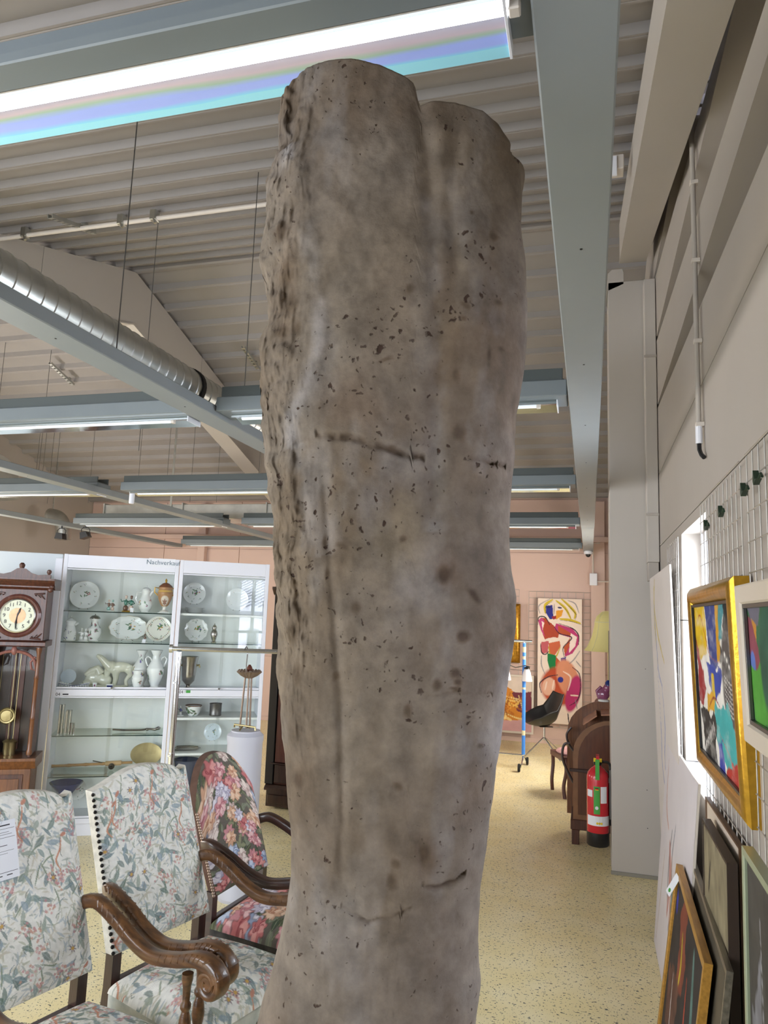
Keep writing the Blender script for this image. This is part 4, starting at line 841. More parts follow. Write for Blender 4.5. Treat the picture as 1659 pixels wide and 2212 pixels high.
# ---- contents
def porc(seed,W=90,H=60,spots=14,base='e9ecea',cols=('8c2f5f','b5525a','4d7a54','6a5aa0','c99a3a'),sc=1.0,cluster=None):
    R=np.random.RandomState(seed); p=Paint(W,H,base,H/W)
    for i in range(spots):
        x,y=R.rand(),.15+.7*R.rand()
        if cluster and i<spots*.6: x,y=cluster[0]+R.randn()*.07,cluster[1]+R.randn()*.12
        c=cols[R.randint(len(cols))]
        for k in range(3): p.ell(x+R.randn()*.012,y+R.randn()*.03,.022*sc,.018*sc,0,c,.85,5,.4)
        p.leaf(x+.03*R.randn(),y+.05*R.randn(),.04*sc,.012*sc,R.rand()*3,'567a58',al=.8)
    return p
def inside(u,r):
    a,b_=((-.335,.537) if u<.56 else (.590,1.305)); return min(max(u,a+r),b_-r)
def pot(name,label,cat,px,pyb,pyt,v,prof,paint,extra=None,group=None,m=None,sx=1):
    """turned vessel standing at a shelf; prof = (r/h, z/h)"""
    u,zb=cuz(px,pyb,v); _,zt=cuz(px,pyt,v); 
    zb2=max([s for s in (.121,.456,.776,1.141,1.523,1.776,.626,.916,1.536,1.786) if abs(s-zb)<.075 and ((u<.57)==(s in(.456,.776,1.523,1.776)) or s in(.121,1.141))] or [zb],key=lambda s:-abs(s-zb)); h=zt-zb2
    P=np.array(prof)*h; u=inside(u,P[:,0].max()*1.06); t=thing(name,label,cat,cw(u,v,zb2),CA,group)
    if paint is not None:
        rr,zz=P[:,0],P[:,1]; L=np.concatenate([[0],np.cumsum(np.hypot(np.diff(rr),np.diff(zz)))]); L/=L[-1]
        gridmesh('body',paint,lambda uu,vv:(np.interp(vv,L,rr)*np.cos(-PI/2+PI*2*(uu-.5))*sx,np.interp(vv,L,rr)*np.sin(-PI/2+PI*2*(uu-.5))*sx,np.interp(vv,L,zz)),CP,t)
    else: obj('body',MB().lathe([tuple(q) for q in P],seg=24),m or M_['porc'],t,smooth=True)
    if extra: extra(t,h)
    return t,h
def plate(name,label,px,py,rpx,v,paint,lean=.22,ry=None,scallop=0,m=None,group=None,cat='plate'):
    u,z=cuz(px,py,v); u2,_=cuz(px+rpx,py,v); R=abs(u2-u); RY=R if ry is None else R*ry; u=inside(u,R*1.04)
    T=Matrix.Translation(cw(u,v,z))@Matrix.Rotation(CA,4,'Z')@Matrix.Rotation(PI/2-lean,4,'X')
    t=thing(name,label,cat,group=group); t.matrix_world=T
    def fn(uu,vv):
        # square grid mapped to a disc
        a=uu*2-1; b_=vv*2-1; x=a*np.sqrt(np.maximum(0,1-b_*b_/2)); y=b_*np.sqrt(np.maximum(0,1-a*a/2)); r=np.hypot(x,y); th_=np.arctan2(y,x)
        k=1+scallop*np.cos(12*th_)*r**6; zz=np.where(r<.62,0,np.maximum(r-.62,0)**1.4*.35)*R; return x*k*R,y*k*RY,zz+.003
    if paint is not None: gridmesh('face',paint,fn,CP,t)
    else: 
        pr_=[(R*.5,-.006),(R,.0+.08*R),(R,.085*R),(R*.65,.004),(.001,.004)]; obj('face',MB().lathe(pr_,seg=28,sy=RY/R),m,t,smooth=True)
    obj('foot_ring',MB().lathe([(R*.45,-.012),(R*.5,-.012),(R*.52,-.002),(R*.9,.045*R),(R*.3,-.002)],seg=24,sy=RY/R),m or M_['porc'],t,smooth=True)
    obj('plate_stand',MB().tube([(-R*.3,-RY*.98,.012),(-R*.3,-RY*1.0,-.01),(0,-RY*.6,-.05),(R*.3,-RY*1.0,-.01),(R*.3,-RY*.98,.012)],.002,5),M_['steel'],t)
    return t
def disc_paint(seed,n=60,base='e8ece9',rim=None,center=True,cols=('8c2f5f','b5525a','4d7a54','6a5aa0','c99a3a'),sc=1,border=0):
    R=np.random.RandomState(seed); p=Paint(n,n,base,1)
    if rim: 
        d=np.hypot(p.X-.5,p.Y-.5)*2; p._put(np.clip(1-np.abs(np.maximum(np.abs(p.X-.5),np.abs(p.Y-.5))*2-.97)/.03,0,1),rim,.8)
    def spray(x,y,s,k):
        for i in range(k): p.ell(x+R.randn()*.04*s,y+R.randn()*.04*s,.028*s,.024*s,0,cols[R.randint(len(cols))],.9,5,.4); p.leaf(x+R.randn()*.06*s,y+R.randn()*.06*s,.05*s,.016*s,R.rand()*6,'4f7a55',al=.9)
    if center: spray(.56,.45,1.3*sc,6)
    for k in range(7): a=k*.9+R.rand(); spray(.5+.36*math.cos(a),.5+.36*math.sin(a),.6*sc,2)
    if border:
        for k in range(40): a=k*2*PI/40; p.ell(.5+.42*math.cos(a),.5+.42*math.sin(a),.03,.022,a,('6b5236','4c6b3c','a8863a','8a3b45')[k%4],.8)
    return p
def remesh(name,parts,m,parent,vox=.004):
    k=MB()
    for q in parts:
        if q[0]=='b': k.ball(q[1],*q[2],seg=12,rings=8)
        else: k.tube(q[1],q[2],8)
    o=obj(name,k,m,parent,smooth=True); r=o.modifiers.new('r','REMESH'); r.mode='VOXEL'; r.voxel_size=vox; r.use_smooth_shade=True; sm=o.modifiers.new('s','SMOOTH'); sm.iterations=2; return o
def figurine(label,px,pyb,pyt,v,cols,group=None,arm=1,base=None,two=False):
    u,zb=cuz(px,pyb,v); _,zt=cuz(px,pyt,v); zs=min((.121,.776,1.141,1.523,1.776,.916),key=lambda s:abs(s-zb)); h=zt-zs
    t=thing('figurine',label,'figurine',cw(u,v,zs),CA,group)
    obj('plinth',MB().lathe([(.3*h,0),(.32*h,.03*h),(.26*h,.08*h)],sy=.7,seg=16),base or M_['porc'],t,smooth=True)
    for dx in ((-.13*h,.13*h) if two else (0,)):
        c_a,c_b,c_h=cols if dx<=0 else cols[::-1]
        remesh('lower_body',[('b',(dx,0,.2*h),(.13*h,.12*h,.16*h)),('t',[(dx-.05*h,0,.3*h),(dx-.07*h,0,.06*h)],.045*h),('t',[(dx+.05*h,0,.3*h),(dx+.09*h,-.03*h,.06*h)],.045*h)],c_a,t,.003)
        remesh('upper_body',[('b',(dx,0,.48*h),(.09*h,.07*h,.16*h)),('t',[(dx-.08*h,0,.58*h),(dx-.2*h*arm,-.03*h,.52*h),(dx-.26*h*arm,-.06*h,.66*h)],.028*h),('t',[(dx+.08*h,0,.58*h),(dx+.17*h,-.03*h,.44*h),(dx+.08*h,-.09*h,.40*h)],.028*h)],c_b,t,.003)
        obj('head',MB().ball((dx,0,.74*h),.065*h,.065*h,.08*h).ball((dx,.015*h,.80*h),.07*h,.07*h,.06*h),c_h,t,smooth=True)
    return t
skin=mat('porcelain_flesh','dcc4b4',.2,coat=.5); gcoat=mat('green_glaze','2f6f5d',.2,coat=.5); pcoat=mat('plum_glaze','8b4a6c',.2,coat=.5); bwg=mat('brown_glaze','6a4a3a',.2,coat=.5); grg=mat('pale_green_glaze','8fb9ad',.2,coat=.5)
plate('plate','largest flower sprigged plate standing on the top shelf, left cabinet',172,1285,33,.30,disc_paint(1,110,rim='8b7f6a',sc=.95))
figurine('small porcelain couple in pale green and dark coats on top shelf',238,1322,1291,.16,(grg,bwg,skin),two=True)
figurine('taller porcelain pair in green and plum coats on gilt base, top shelf',276,1323,1280,.16,(bwg,gcoat,skin),two=True,base=M_['gold'])
def jugx(t,h):
    obj('handle',MB().tube([(-.16*h,0,.72*h),(-.30*h,0,.74*h),(-.34*h,0,.5*h),(-.24*h,0,.3*h)],.025*h,8),M_['porc'],t,smooth=True)
    obj('spout',MB().tube([(.13*h,0,.62*h),(.22*h,0,.76*h),(.26*h,0,.8*h)],[.06*h,.05*h,.03*h],8),M_['porc'],t,smooth=True)
    obj('lid',MB().lathe([(.16*h,.80*h),(.15*h,.86*h),(.06*h,.92*h),(.02*h,.93*h)],seg=20).ball((0,0,.96*h),.035*h),M_['porc'],t,smooth=True)
jug=[(.10,0),(.16,.01),(.13,.04),(.2,.13),(.25,.28),(.24,.40),(.17,.55),(.14,.66),(.16,.78),(.165,.80)]
pot('coffee_pot','tall white porcelain coffee pot with flowers, top shelf of left cabinet','coffee pot',312,1323,1264,.18,jug,porc(3),jugx)
def urnx(t,h):
    for s_ in(-1,1): obj('handle',MB().tube([(s_*.19*h,0,.5*h),(s_*.30*h,0,.6*h),(s_*.30*h,0,.74*h),(s_*.19*h,0,.72*h)],.016*h,8),M_['gold'],t,smooth=True)
    obj('lid',MB().lathe([(.20*h,.745*h),(.19*h,.78*h),(.10*h,.86*h),(.03*h,.89*h)],seg=20),mat('brown_gilt_glaze','8a5233',.2,.3,coat=.5),t,smooth=True); obj('finial',MB().lathe([(.02*h,.88*h),(.03*h,.93*h),(.035*h,.95*h),(.01*h,1.0*h)],seg=12),M_['gold'],t,smooth=True)
    obj('square_base',MB().box(-.17*h,.17*h,-.17*h,.17*h,0,.03*h),M_['porc'],t)
pu=Paint(90,60,'b98b62',.66); pu.grain(.3,14,14,4,'5d3a26'); pu.ell(.5,.5,.11,.14,0,'e6ded0',.9); pu.ell(.5,.55,.08,.1,0,'8a4b33',.8,6,.4); pu.poly([(0,.72),(1,.72),(1,1),(0,1)],'e9e6dd'); pu.poly([(0,.12),(1,.12),(1,.17),(0,.17)],'d8b25a'); pu.grain(.15,30,20,9,'c79a3f')
pot('lidded_urn','brown and gilt lidded urn with handles on top shelf','urn',354,1323,1250,.18,[(.12,.03),(.13,.05),(.05,.10),(.05,.17),(.12,.25),(.19,.42),(.215,.58),(.19,.70),(.20,.745)],pu,urnx)
pot('lidded_pot','small flowered porcelain pot with lid at the left, second shelf','pot',144,1386,1330,.16,[(.2,0),(.23,.02),(.24,.15),(.25,.35),(.2,.5),(.155,.62),(.18,.74),(.2,.76)],porc(5,cols=('5a5f9c','8c5a7a','4a4f80')),lambda t,h:(obj('lid',MB().lathe([(.20*h,.76*h),(.2*h,.79*h),(.08*h,.9*h),(.02*h,.91*h)],seg=20).ball((0,0,.96*h),.03*h),M_['porc'],t,smooth=True),obj('spout',MB().tube([(.17*h,0,.65*h),(.28*h,0,.73*h)],[.05*h,.03*h],8),M_['porc'],t,smooth=True)))
figurine('small white cherub figurine between pot and vase, second shelf',179,1386,1352,.14,(M_['porc'],M_['porc'],M_['porc']),two=True)
pot('vase','white baluster vase with dome cover and plum flowers, second shelf','vase',201,1386,1326,.18,[(.14,0),(.18,.02),(.15,.06),(.22,.16),(.26,.34),(.24,.46),(.13,.62),(.11,.72),(.15,.80),(.16,.82)],porc(6,spots=18,sc=1.6,cols=('7d2b52','a03a5a','4d3a6a')),lambda t,h:obj('dome_cover',MB().lathe([(.19*h,.82*h),(.185*h,.86*h),(.12*h,.93*h),(.02*h,.96*h),(.015*h,1.0*h)],seg=20),M_['silver'],t,smooth=True))
plate('oval_platter','oval scalloped platter with flower bouquet leaning on the second shelf',277,1357,41,.30,disc_paint(7,110,rim='a8905a',sc=1.15),.25,.68,.03,cat='platter')
figurine('tiny bird figurine with white price tag in front of oval platter',312,1388,1366,.10,(M_['porc'],bwg,bwg)); 
u,z=cuz(311,1382,.05); obj('price_tag',MB().box(-.014,.014,-.001,.001,-.016,.016),M_['paper'],label='tiny white price tag standing on second shelf below the oval platter',cat='price tag',loc=cw(u,.06,1.5395),rot=(0,0,CA))
u,z=cuz(285,1312,.05); obj('price_tag',MB().box(-.014,.014,-.001,.001,-.018,.018),M_['paper'],label='white price tag leaning at the green and plum figurine pair',cat='price tag',loc=cw(u,.07,1.795),rot=(0,0,CA))
plate('plate','round plate with dark flower border at right end of second shelf',349,1359,28,.26,disc_paint(8,100,'efeee2',sc=1.3,border=1),.2)
plate('saucer','plain pale blue saucer leaning at left above striped dish, third shelf',138,1461,17,.25,None,.3,m=mat('pale_blue_glaze','cfdce2',.15,coat=.5),cat='saucer')
u,z=cuz(152,1478,.15); u=max(u,-.335+.128); t=thing('striped_dish','long white fluted dish lying at left on the third shelf','dish',cw(u,.14,1.141),CA)
k=MB(); 
for i in range(13): x=-.11+.22*i/12; hh=.012+.03*abs(x)/.11; k.tube([(x,-.04,hh),(x,0,.008),(x,.04,hh)],.008,6)
obj('fluted_body',k,M_['porc'],t,smooth=True,kind='stuff'); obj('rim_line',MB().tube([(-.115,-.045,.04),(0,-.05,.022),(.115,-.045,.04)],.002,5),M_['blue'],t)
# glazed horse group
u,z=cuz(232,1481,.2); _,zt=cuz(232,1413,.2); h=.255; t=thing('animal_figurine','large cream glazed pair of horses on the third shelf','figurine',cw(u-.012,.27,1.141),CA)
remesh('standing_horse',[('b',(.10,0,.165),(.095,.04,.045)),('b',(.03,0,.165),(.05,.038,.05)),('t',[(.02,0,.16),(-.03,0,.205),(-.07,0,.245),(-.10,0,.262)],[.045,.032,.024,.014]),('t',[(.16,0,.15),(.185,0,.10),(.15,0,.05),(.16,0,.005)],[.04,.026,.016,.018]),('t',[(.06,0,.14),(.07,0,.07),(.06,0,.005)],[.04,.024,.02]),('t',[(.0,.02,.14),(-.01,.02,.06),(.01,.02,.005)],[.035,.02,.018]),('t',[(.185,0,.18),(.2,0,.13),(.185,0,.08)],[.016,.014,.01])],M_['cream'],t,.006)
remesh('lying_horse',[('b',(-.10,.03,.07),(.085,.045,.055)),('t',[(-.06,.02,.10),(-.09,.02,.15),(-.14,.02,.13),(-.18,.02,.09)],[.045,.035,.026,.02]),('b',(-.02,.03,.05),(.06,.045,.05)),('b',(-.15,.02,.03),(.05,.05,.03))],M_['cream'],t,.006)
obj('figurine_base',MB().lathe([(.17,0),(.175,.008),(.16,.014)],seg=24,sy=.4),M_['cream'],t,smooth=True)
u,z=cuz(238,1475,.08); t=thing('small_box','tiny blue and white porcelain box before the horses','box',cw(u,.08,1.141),CA); obj('box_body',MB().box(-.026,.026,-.02,.02,.0,.035),M_['porc'],t); obj('blue_panel',MB().box(-.022,.022,-.0215,-.0205,.006,.032),M_['blue'],t); obj('lid',MB().box(-.028,.028,-.022,.022,.035,.042),M_['porc'],t)
u,z=cuz(205,1475,.08); t=thing('cup','tiny flowered beaker cup before the horses','cup',cw(u,.08,1.141),CA); obj('cup_body',MB().lathe([(.014,0),(.012,.004),(.018,.05),(.016,.05),(.01,.008)],seg=16),M_['porc'],t,smooth=True); obj('flower_spray',MB().ball((0,-.016,.03),.006,.003,.009),pcoat,t)
vas=[(.12,0),(.14,.02),(.10,.06),(.16,.2),(.22,.42),(.22,.52),(.14,.68),(.10,.76),(.09,.86),(.15,.98),(.155,1.0),(.12,.98)]
def vh(t,h):
    for s_ in(-1,1): obj('handle',MB().tube([(s_*.2*h,0,.58*h),(s_*.25*h,0,.66*h),(s_*.27*h,0,.76*h),(s_*.22*h,0,.83*h),(s_*.16*h,0,.80*h),(s_*.10*h,0,.70*h)],.022*h,8),M_['porc'],t,smooth=True)
pot('vase','white flowered vase at the back, left of the handled vase','vase',301,1482,1404,.26,vas,porc(11,sc=1.3,spots=16),None)
pot('vase','white two handled vase with orange flowers at right of third shelf','vase',333,1484,1404,.16,vas,porc(12,sc=1.3,spots=12,cols=('c0572f','a03a3a','4d7a54')),vh)
pot('vase','smallest flowered vase standing in front of the two tall vases','vase',296,1484,1448,.09,[(.22,0),(.24,.03),(.2,.1),(.3,.45),(.32,.62),(.24,.8),(.26,1.0),(.2,.98)],porc(13,sc=1.8,spots=10))
# silver rods, dagger, rod, brass plate
t=thing('silver_bookends','upright ribbed silver holders at left on the lower glass shelf','ornament',cw(*(lambda q:(q[0],.14,.776))(cuz(136,1590,.14))),CA)
for x,hh,w_ in ((-.035,.235,.018),(-.012,.235,.012),(.018,.19,.02),(.045,.19,.014)):
    obj('ribbed_slab',MB().box(x-w_/2,x+w_/2,-.03,.03,0,hh*.98).tube([(x,-.032,0),(x,-.032,hh)],.006,6),M_['silver'],t)
obj('small_rod',MB().tube([(.06,-.04,0),(.06,-.04,.09)],.01,8).tube([(.082,-.04,0),(.082,-.04,.09)],.007,8),M_['silver'],t,kind='stuff')
ua,za=cuz(243,1577,.2); ub_,zb_=cuz(349,1571,.2); t=thing('dagger','ornate dark dagger in its sheath lying on the lower glass shelf','dagger',cw(ua,.2,.776),CA)
obj('sheath',sweep(smoothpath([(0,0,.02),(.1,0,.014),(.22,.0,.014),(.27,0,.02)]),[.02+.02*i/30 for i in range(31)],[.014]*31,.002),mat('dark_silver','4b4640',.35,.8,noise_s=60,noise_a=.4),t,smooth=True)
obj('hilt',MB().tube([(.27,0,.018),(.30,0,.022),(.34,0,.018),(.37,0,.030),(.385,0,.026)],[.014,.009,.011,.016,.008],10),M_['silver'],t,smooth=True)
ua,za=cuz(111,1660,.28); ub_,zb_=cuz(286,1647,.28); t=thing('fishing_rod','bamboo rod with metal fittings lying on the shelf under the dagger','fishing rod',cw(ua,.28,.456),CA); Lr=ub_-ua
obj('bamboo_cane',MB().tube([(Lr*i/24,0,.035+.02*i/24) for i in range(25)],[.011+(.003 if i%5==0 else 0) for i in range(25)],10),mat('bamboo','a9814f',.45,noise_s=12,stretch=(1,6,6),noise_a=.2),t,smooth=True)
k=obj('reel',MB().lathe([(.025,-.012),(.025,.012),(.01,.014),(.01,-.014)],seg=16,T=Matrix.Translation((Lr*.74,-.02,.03))@Matrix.Rotation(PI/2,4,'X')),M_['nail'],t,smooth=True); obj('grip',MB().tube([(Lr*.66,0,.048),(Lr*.86,0,.052)],.02,12),mat('cork_grip','c2a074',.7),t,smooth=True); obj('line_guide',MB().tube([(Lr*.62,-.02,.06),(Lr*.5,-.01,.075)],.004,6),M_['nail'],t)
plate('brass_plate','round worn brass plate leaning behind the bamboo rod',316,1629,34,.30,None,.25,.72,m=M_['brass'])
plate('plate','pale flowered plate at the bottom, behind the chair backs',165,1706,22,.28,disc_paint(15,50),.3)
pot('bowl','dark blue bowl at the bottom left of the left cabinet','bowl',118,1720,1690,.15,[(.3,0),(.5,.2),(1.1,.85),(1.2,1.0),(1.1,.95),(.3,.15)],None,m=M_['blue'])
# right cabinet
plate('plate','flowered plate standing behind the plate stack in the right cabinet',420,1282,24,.28,disc_paint(20,80,sc=1.3),.15)
ust,zz_=cuz(421,1322,.15)
for i in range(5):
    tt=thing('stacked_plate','white dinner plate in the stack of five, %s'%(('lowest','second from below','middle one','second from the top','topmost')[i]),'plate',cw(ust,.17,1.786+i*.009),CA,'stack of dinner plates')
    obj('dish',MB().lathe([(.045,0),(.055,.002),(.085,.011),(.088,.013),(.06,.006),(.001,.005)],seg=24),M_['porc'],tt,smooth=True)
plate('plate','flowered scalloped dish on the second shelf of right cabinet',424,1361,25,.26,disc_paint(22,80,sc=1.4),.15,None,.03)
plate('plate','white plate at far right of top shelf behind the window reflection',512,1295,24,.28,disc_paint(24,50,center=False,sc=.5),.12)
pot('sugar_caster','silver baluster caster on second shelf of right cabinet','caster',461,1392,1346,.16,[(.13,0),(.14,.03),(.09,.08),(.14,.25),(.19,.42),(.16,.55),(.10,.66),(.12,.72),(.12,.80),(.06,.9),(.02,.93),(.025,.97),(.005,1)],None,m=M_['silver'])
def bux(t,h):
    for s_ in(-1,1): obj('handle',MB().tube([(s_*.23*h,0,.72*h),(s_*.31*h,0,.74*h),(s_*.32*h,0,.66*h)],.03*h,8),M_['brass'],t,smooth=True)
pot('champagne_bucket','tarnished silver champagne bucket in the right cabinet','bucket',406,1480,1418,.16,[(.13,0),(.14,.03),(.05,.07),(.07,.12),(.19,.25),(.22,.45),(.24,.8),(.28,.96),(.29,1.0),(.26,.96),(.14,.3)],None,bux,m=M_['silver'])
figurine('small blue and white figurine at left below the number sticker',389,1549,1521,.14,(M_['porc'],M_['blue'],M_['porc']))
pot('tea_bowl','small bowl with dark flowers and a brown rim','bowl',417,1544,1523,.14,[(.35,0),(.45,.05),(.62,.3),(.78,.9),(.80,1.0),(.74,.95),(.4,.2)],porc(30,sc=2,spots=20,cols=('3f4f3a','5a6a4c','7a4a3a')),lambda t,h:obj('rim',MB().lathe([(.79*h,.93*h),(.82*h,.97*h),(.80*h,1.01*h),(.76*h,.97*h)],seg=24),bwg,t,smooth=True))
pot('tin_mug','small dark pewter canister right of the flowered bowl','mug',465,1541,1519,.16,[(.5,0),(.52,.05),(.5,.1),(.5,.9),(.53,.97),(.53,1.0),(.48,.98),(.46,.1)],None,m=mat('pewter','6c6a68',.35,.9,noise_s=30,noise_a=.25))
plate('plate','gold rimmed blue and white plate standing behind rounded chair',459,1581,19,.28,disc_paint(31,50,'d5e2e8',rim='b58f3a',cols=('6a7fae','c9a54a')),.2)
u,z=cuz(402,1612,.2); t=thing('silver_tray','small silver tray with cutlery on the lower shelf of right cabinet','tray',cw(u,.18,.626),CA)
obj('tray_body',MB().lathe([(.07,0),(.10,.004),(.125,.016),(.12,.016),(.09,.006),(.001,.005)],seg=28,sy=.6),M_['silver'],t,smooth=True)
for i in range(4): obj('spoon',MB().tube([(-.08,-.03+.02*i,.022),(.03,-.02+.015*i,.03),(.10,-.03+.02*i,.02)],[.008,.0035,.005],6),M_['silver'],t,smooth=True)
pot('vase','dark blue vase at the bottom left of the right cabinet','vase',397,1725,1640,.16,[(.2,0),(.22,.03),(.12,.15),(.2,.4),(.3,.62),(.28,.8),(.34,1.0),(.3,.97),(.2,.6)],None,m=mat('slate_blue_glaze','3a4660',.25,coat=.4))
# ================================================================= LONGCASE CLOCK
ck=thing('longcase_clock','dark carved wooden longcase clock with white dial at the far left','clock',cw(-.597,0,0),CA)
K=lambda: MB()
V0,V1=-.35,-.06; cwd=M_['clockw']; hw=.20
obj('base',K().box(-hw,hw,V0+.02,V1,.0,.60).box(-hw-.02,hw+.02,V0,V1,0,.10),M_['clockl'],ck)
bp_=obj('base_panel',K().box(-hw+.05,hw-.05,V0+.012,V0+.0195,.16,.56),cwd,ck); obj('inlay',K().box(-hw+.075,hw-.075,V0+.006,V0+.0118,.19,.53),M_['clockl'],bp_)
obj('waist_moulding',K().prism([(V0-.02,.66),(V0-.02,.68),(V1,.68),(V1,.60),(V0+.02,.60),(V0,.63)],'x',-hw-.03,hw+.03),M_['clockl'],ck)
obj('waist_back',K().box(-hw+.03,hw-.03,V1-.02,V1,.68,1.50),M_['walnut'],ck)
for s_ in(-1,1):
    obj('waist_side',K().box(s_*(hw-.035),s_*(hw-.02),V0+.03,V1-.021,.68,1.50),cwd,ck)
    obj('half_column',K().lathe([(.02,.70),(.022,.72),(.016,.74),(.016,.95),(.020,.96),(.016,.97),(.016,1.25),(.021,1.26),(.015,1.28),(.015,1.44),(.022,1.47),(.022,1.49)],(s_*(hw-.025),V0+.025,0),12),M_['clockl'],ck,smooth=True)
obj('door_panel',K().box(-.045,-.012,V1-.03,V1-.021,.70,1.46).box(.012,.05,V1-.03,V1-.021,.70,1.46),M_['ward'],ck)
# arch fretwork
fr_=MB(); arc=[(math.cos(PI*i/16)*.155,V0+.035,1.36+math.sin(PI*i/16)*.10) for i in range(17)]; fr_.tube(arc,.012,8)
for s_ in(-1,1): fr_.tube([(s_*.155,V0+.035,1.36),(s_*.165,V0+.035,1.31),(s_*.13,V0+.035,1.33),(s_*.12,V0+.035,1.38),(s_*.15,V0+.035,1.42)],.009,8)
fr_.ball((0,V0+.03,1.465),.022,.015,.035)
obj('arch_fretwork',fr_,mat('carved_wood_light','7f5046',.45),ck,smooth=True)
obj('hood_ledge',K().prism([(V0-.025,1.505),(V0-.025,1.53),(V0,1.54),(V1,1.54),(V1,1.495),(V0,1.495)],'x',-hw-.015,hw+.02),cwd,ck)
hood=obj('hood',K().box(-hw+.005,hw-.005,V0+.02,V1,1.54,1.93),cwd,ck)
obj('dial_surround',K().lathe([(.165,0),(.165,.010),(.150,.018),(.135,.014),(.126,.004),(.126,0)],seg=40,T=Matrix.Translation((0,V0+.02,1.727))@Matrix.Rotation(PI/2,4,'X')),M_['ward'],ck,smooth=True)
cl=MB()
for sx in(-1,1):
    for sz in(-1,1):
        for q in range(3): cl.tube([(sx*.175,V0+.016,1.727+sz*.175),(sx*(.145-.02*q),V0+.010,1.727+sz*(.165-.0*q)),(sx*(.13-.03*q+.05),V0+.014,1.727+sz*(.13+.01*q))],[.006,.009,.003],6)
obj('corner_carving',cl,cwd,ck,smooth=True)
T0=Matrix.Translation((0,V0+.016,1.727))@Matrix.Rotation(PI/2,4,'X')
dial=obj('dial',K().lathe([(.120,0),(.120,.004),(.001,.004)],seg=48,T=T0),mat('dial_enamel','d9dcc8',.4),ck)
obj('bezel',K().lathe([(.128,0),(.128,.012),(.120,.016),(.118,.010),(.119,0)],seg=48,T=T0),M_['chrome'],ck,smooth=True)
obj('dial_centre',K().lathe([(.058,.004),(.058,.006),(.001,.006)],seg=32,T=T0),mat('copper_dial','b58c6c',.35,.6,noise_s=50,noise_a=.2),ck)
nums=[]
for i in range(12):
    a=PI/2-(i+1)*PI/6; text('numeral',str(i+1),.040,M_['ink'],dial,(math.cos(a)*.092,V0+.0105,1.727+math.sin(a)*.092),(PI/2,-(0) ,0),.0008)
hh=MB(); hh.tube([(0,0,0),(.014,0,.045),(.02,0,.062)],[.004,.007,.001],6).tube([(.004,0,.02),(.016,0,.03),(.012,0,.045)],.004,6)
obj('hour_hand',hh,M_['black'],ck,loc=(0,V0+.006,1.727)); obj('minute_hand',MB().tube([(0,0,.02),(-.004,0,-.03),(-.005,0,-.05),(-.006,0,-.10)],[.003,.004,.008,.001],6),M_['black'],ck,loc=(0,V0+.004,1.727))
obj('dial_glass',K().lathe([(.119,.012),(.119,.0135),(.001,.0135)],seg=40,T=T0),GC,ck)
obj('cornice',K().prism([(V0+.02,1.93),(V0,1.945),(V0,1.955),(V0-.035,1.985),(V0-.05,2.0),(V0-.05,2.015),(V1,2.015),(V1,1.93)],'x',-hw-.045,hw+.045),cwd,ck)
dt=MB()
for i in range(34): dt.ball((-.215+.43*i/33,V0-.012,1.972),.007,.006,.006,seg=6,rings=4)
obj('bead_moulding',dt,cwd,ck,kind='stuff')
cr=[(-.21,2.015),(-.21,2.045),(-.17,2.045),(-.12,2.04),(-.07,2.055),(-.03,2.085),(0,2.09),(.03,2.085),(.07,2.055),(.12,2.04),(.17,2.045),(.21,2.045),(.21,2.015)]
obj('crest',K().prism(cr,'y',V0-.02,V0+.01),cwd,ck)
obj('finial',K().lathe([(.012,2.08),(.02,2.10),(.022,2.115),(.010,2.13)],(0,V0-.005,0),12),cwd,ck,smooth=True)
for s_ in(-1,1): obj('finial',K().lathe([(.010,2.04),(.010,2.05),(.018,2.062),(.016,2.078),(.006,2.085)],(s_*.195,V0-.005,0),12),cwd,ck,smooth=True)
for s_ in (-1,1): obj('hood_scallop',K().ball((s_*.215,V0+.0,1.93),.02,.012,.02).ball((s_*.225,V0-.01,1.955),.018,.012,.016),cwd,ck,smooth=True)
pd=obj('pendulum',K().tube([(-.03,-.16,.98),(-.03,-.16,1.45)],.004,6),M_['walnut'],ck)
obj('pendulum_bob',K().lathe([(.062,-.004),(.064,0),(.055,.006),(.045,.004),(.04,.010),(.001,.012)],seg=32,T=Matrix.Translation((-.03,V0+.16,.965))@Matrix.Rotation(PI/2,4,'X')),M_['brass'],ck,smooth=True)
for x in (-.09,.0,.035):
    wgt=obj('weight',K().lathe([(.004,.80),(.03,.785),(.036,.78),(.028,.765),(.026,.70),(.022,.68),(.005,.675)],(x-.0,V0+.13,0),14),M_['brass'],ck,smooth=True); obj('chain',K().tube([(x,V0+.13,.80),(x,V0+.13,1.45)],.0025,5),M_['brass'],wgt)
obj('waist_glass',K().box(-hw+.05,hw-.05,V0+.045,V0+.049,.69,1.35),GC,ck)
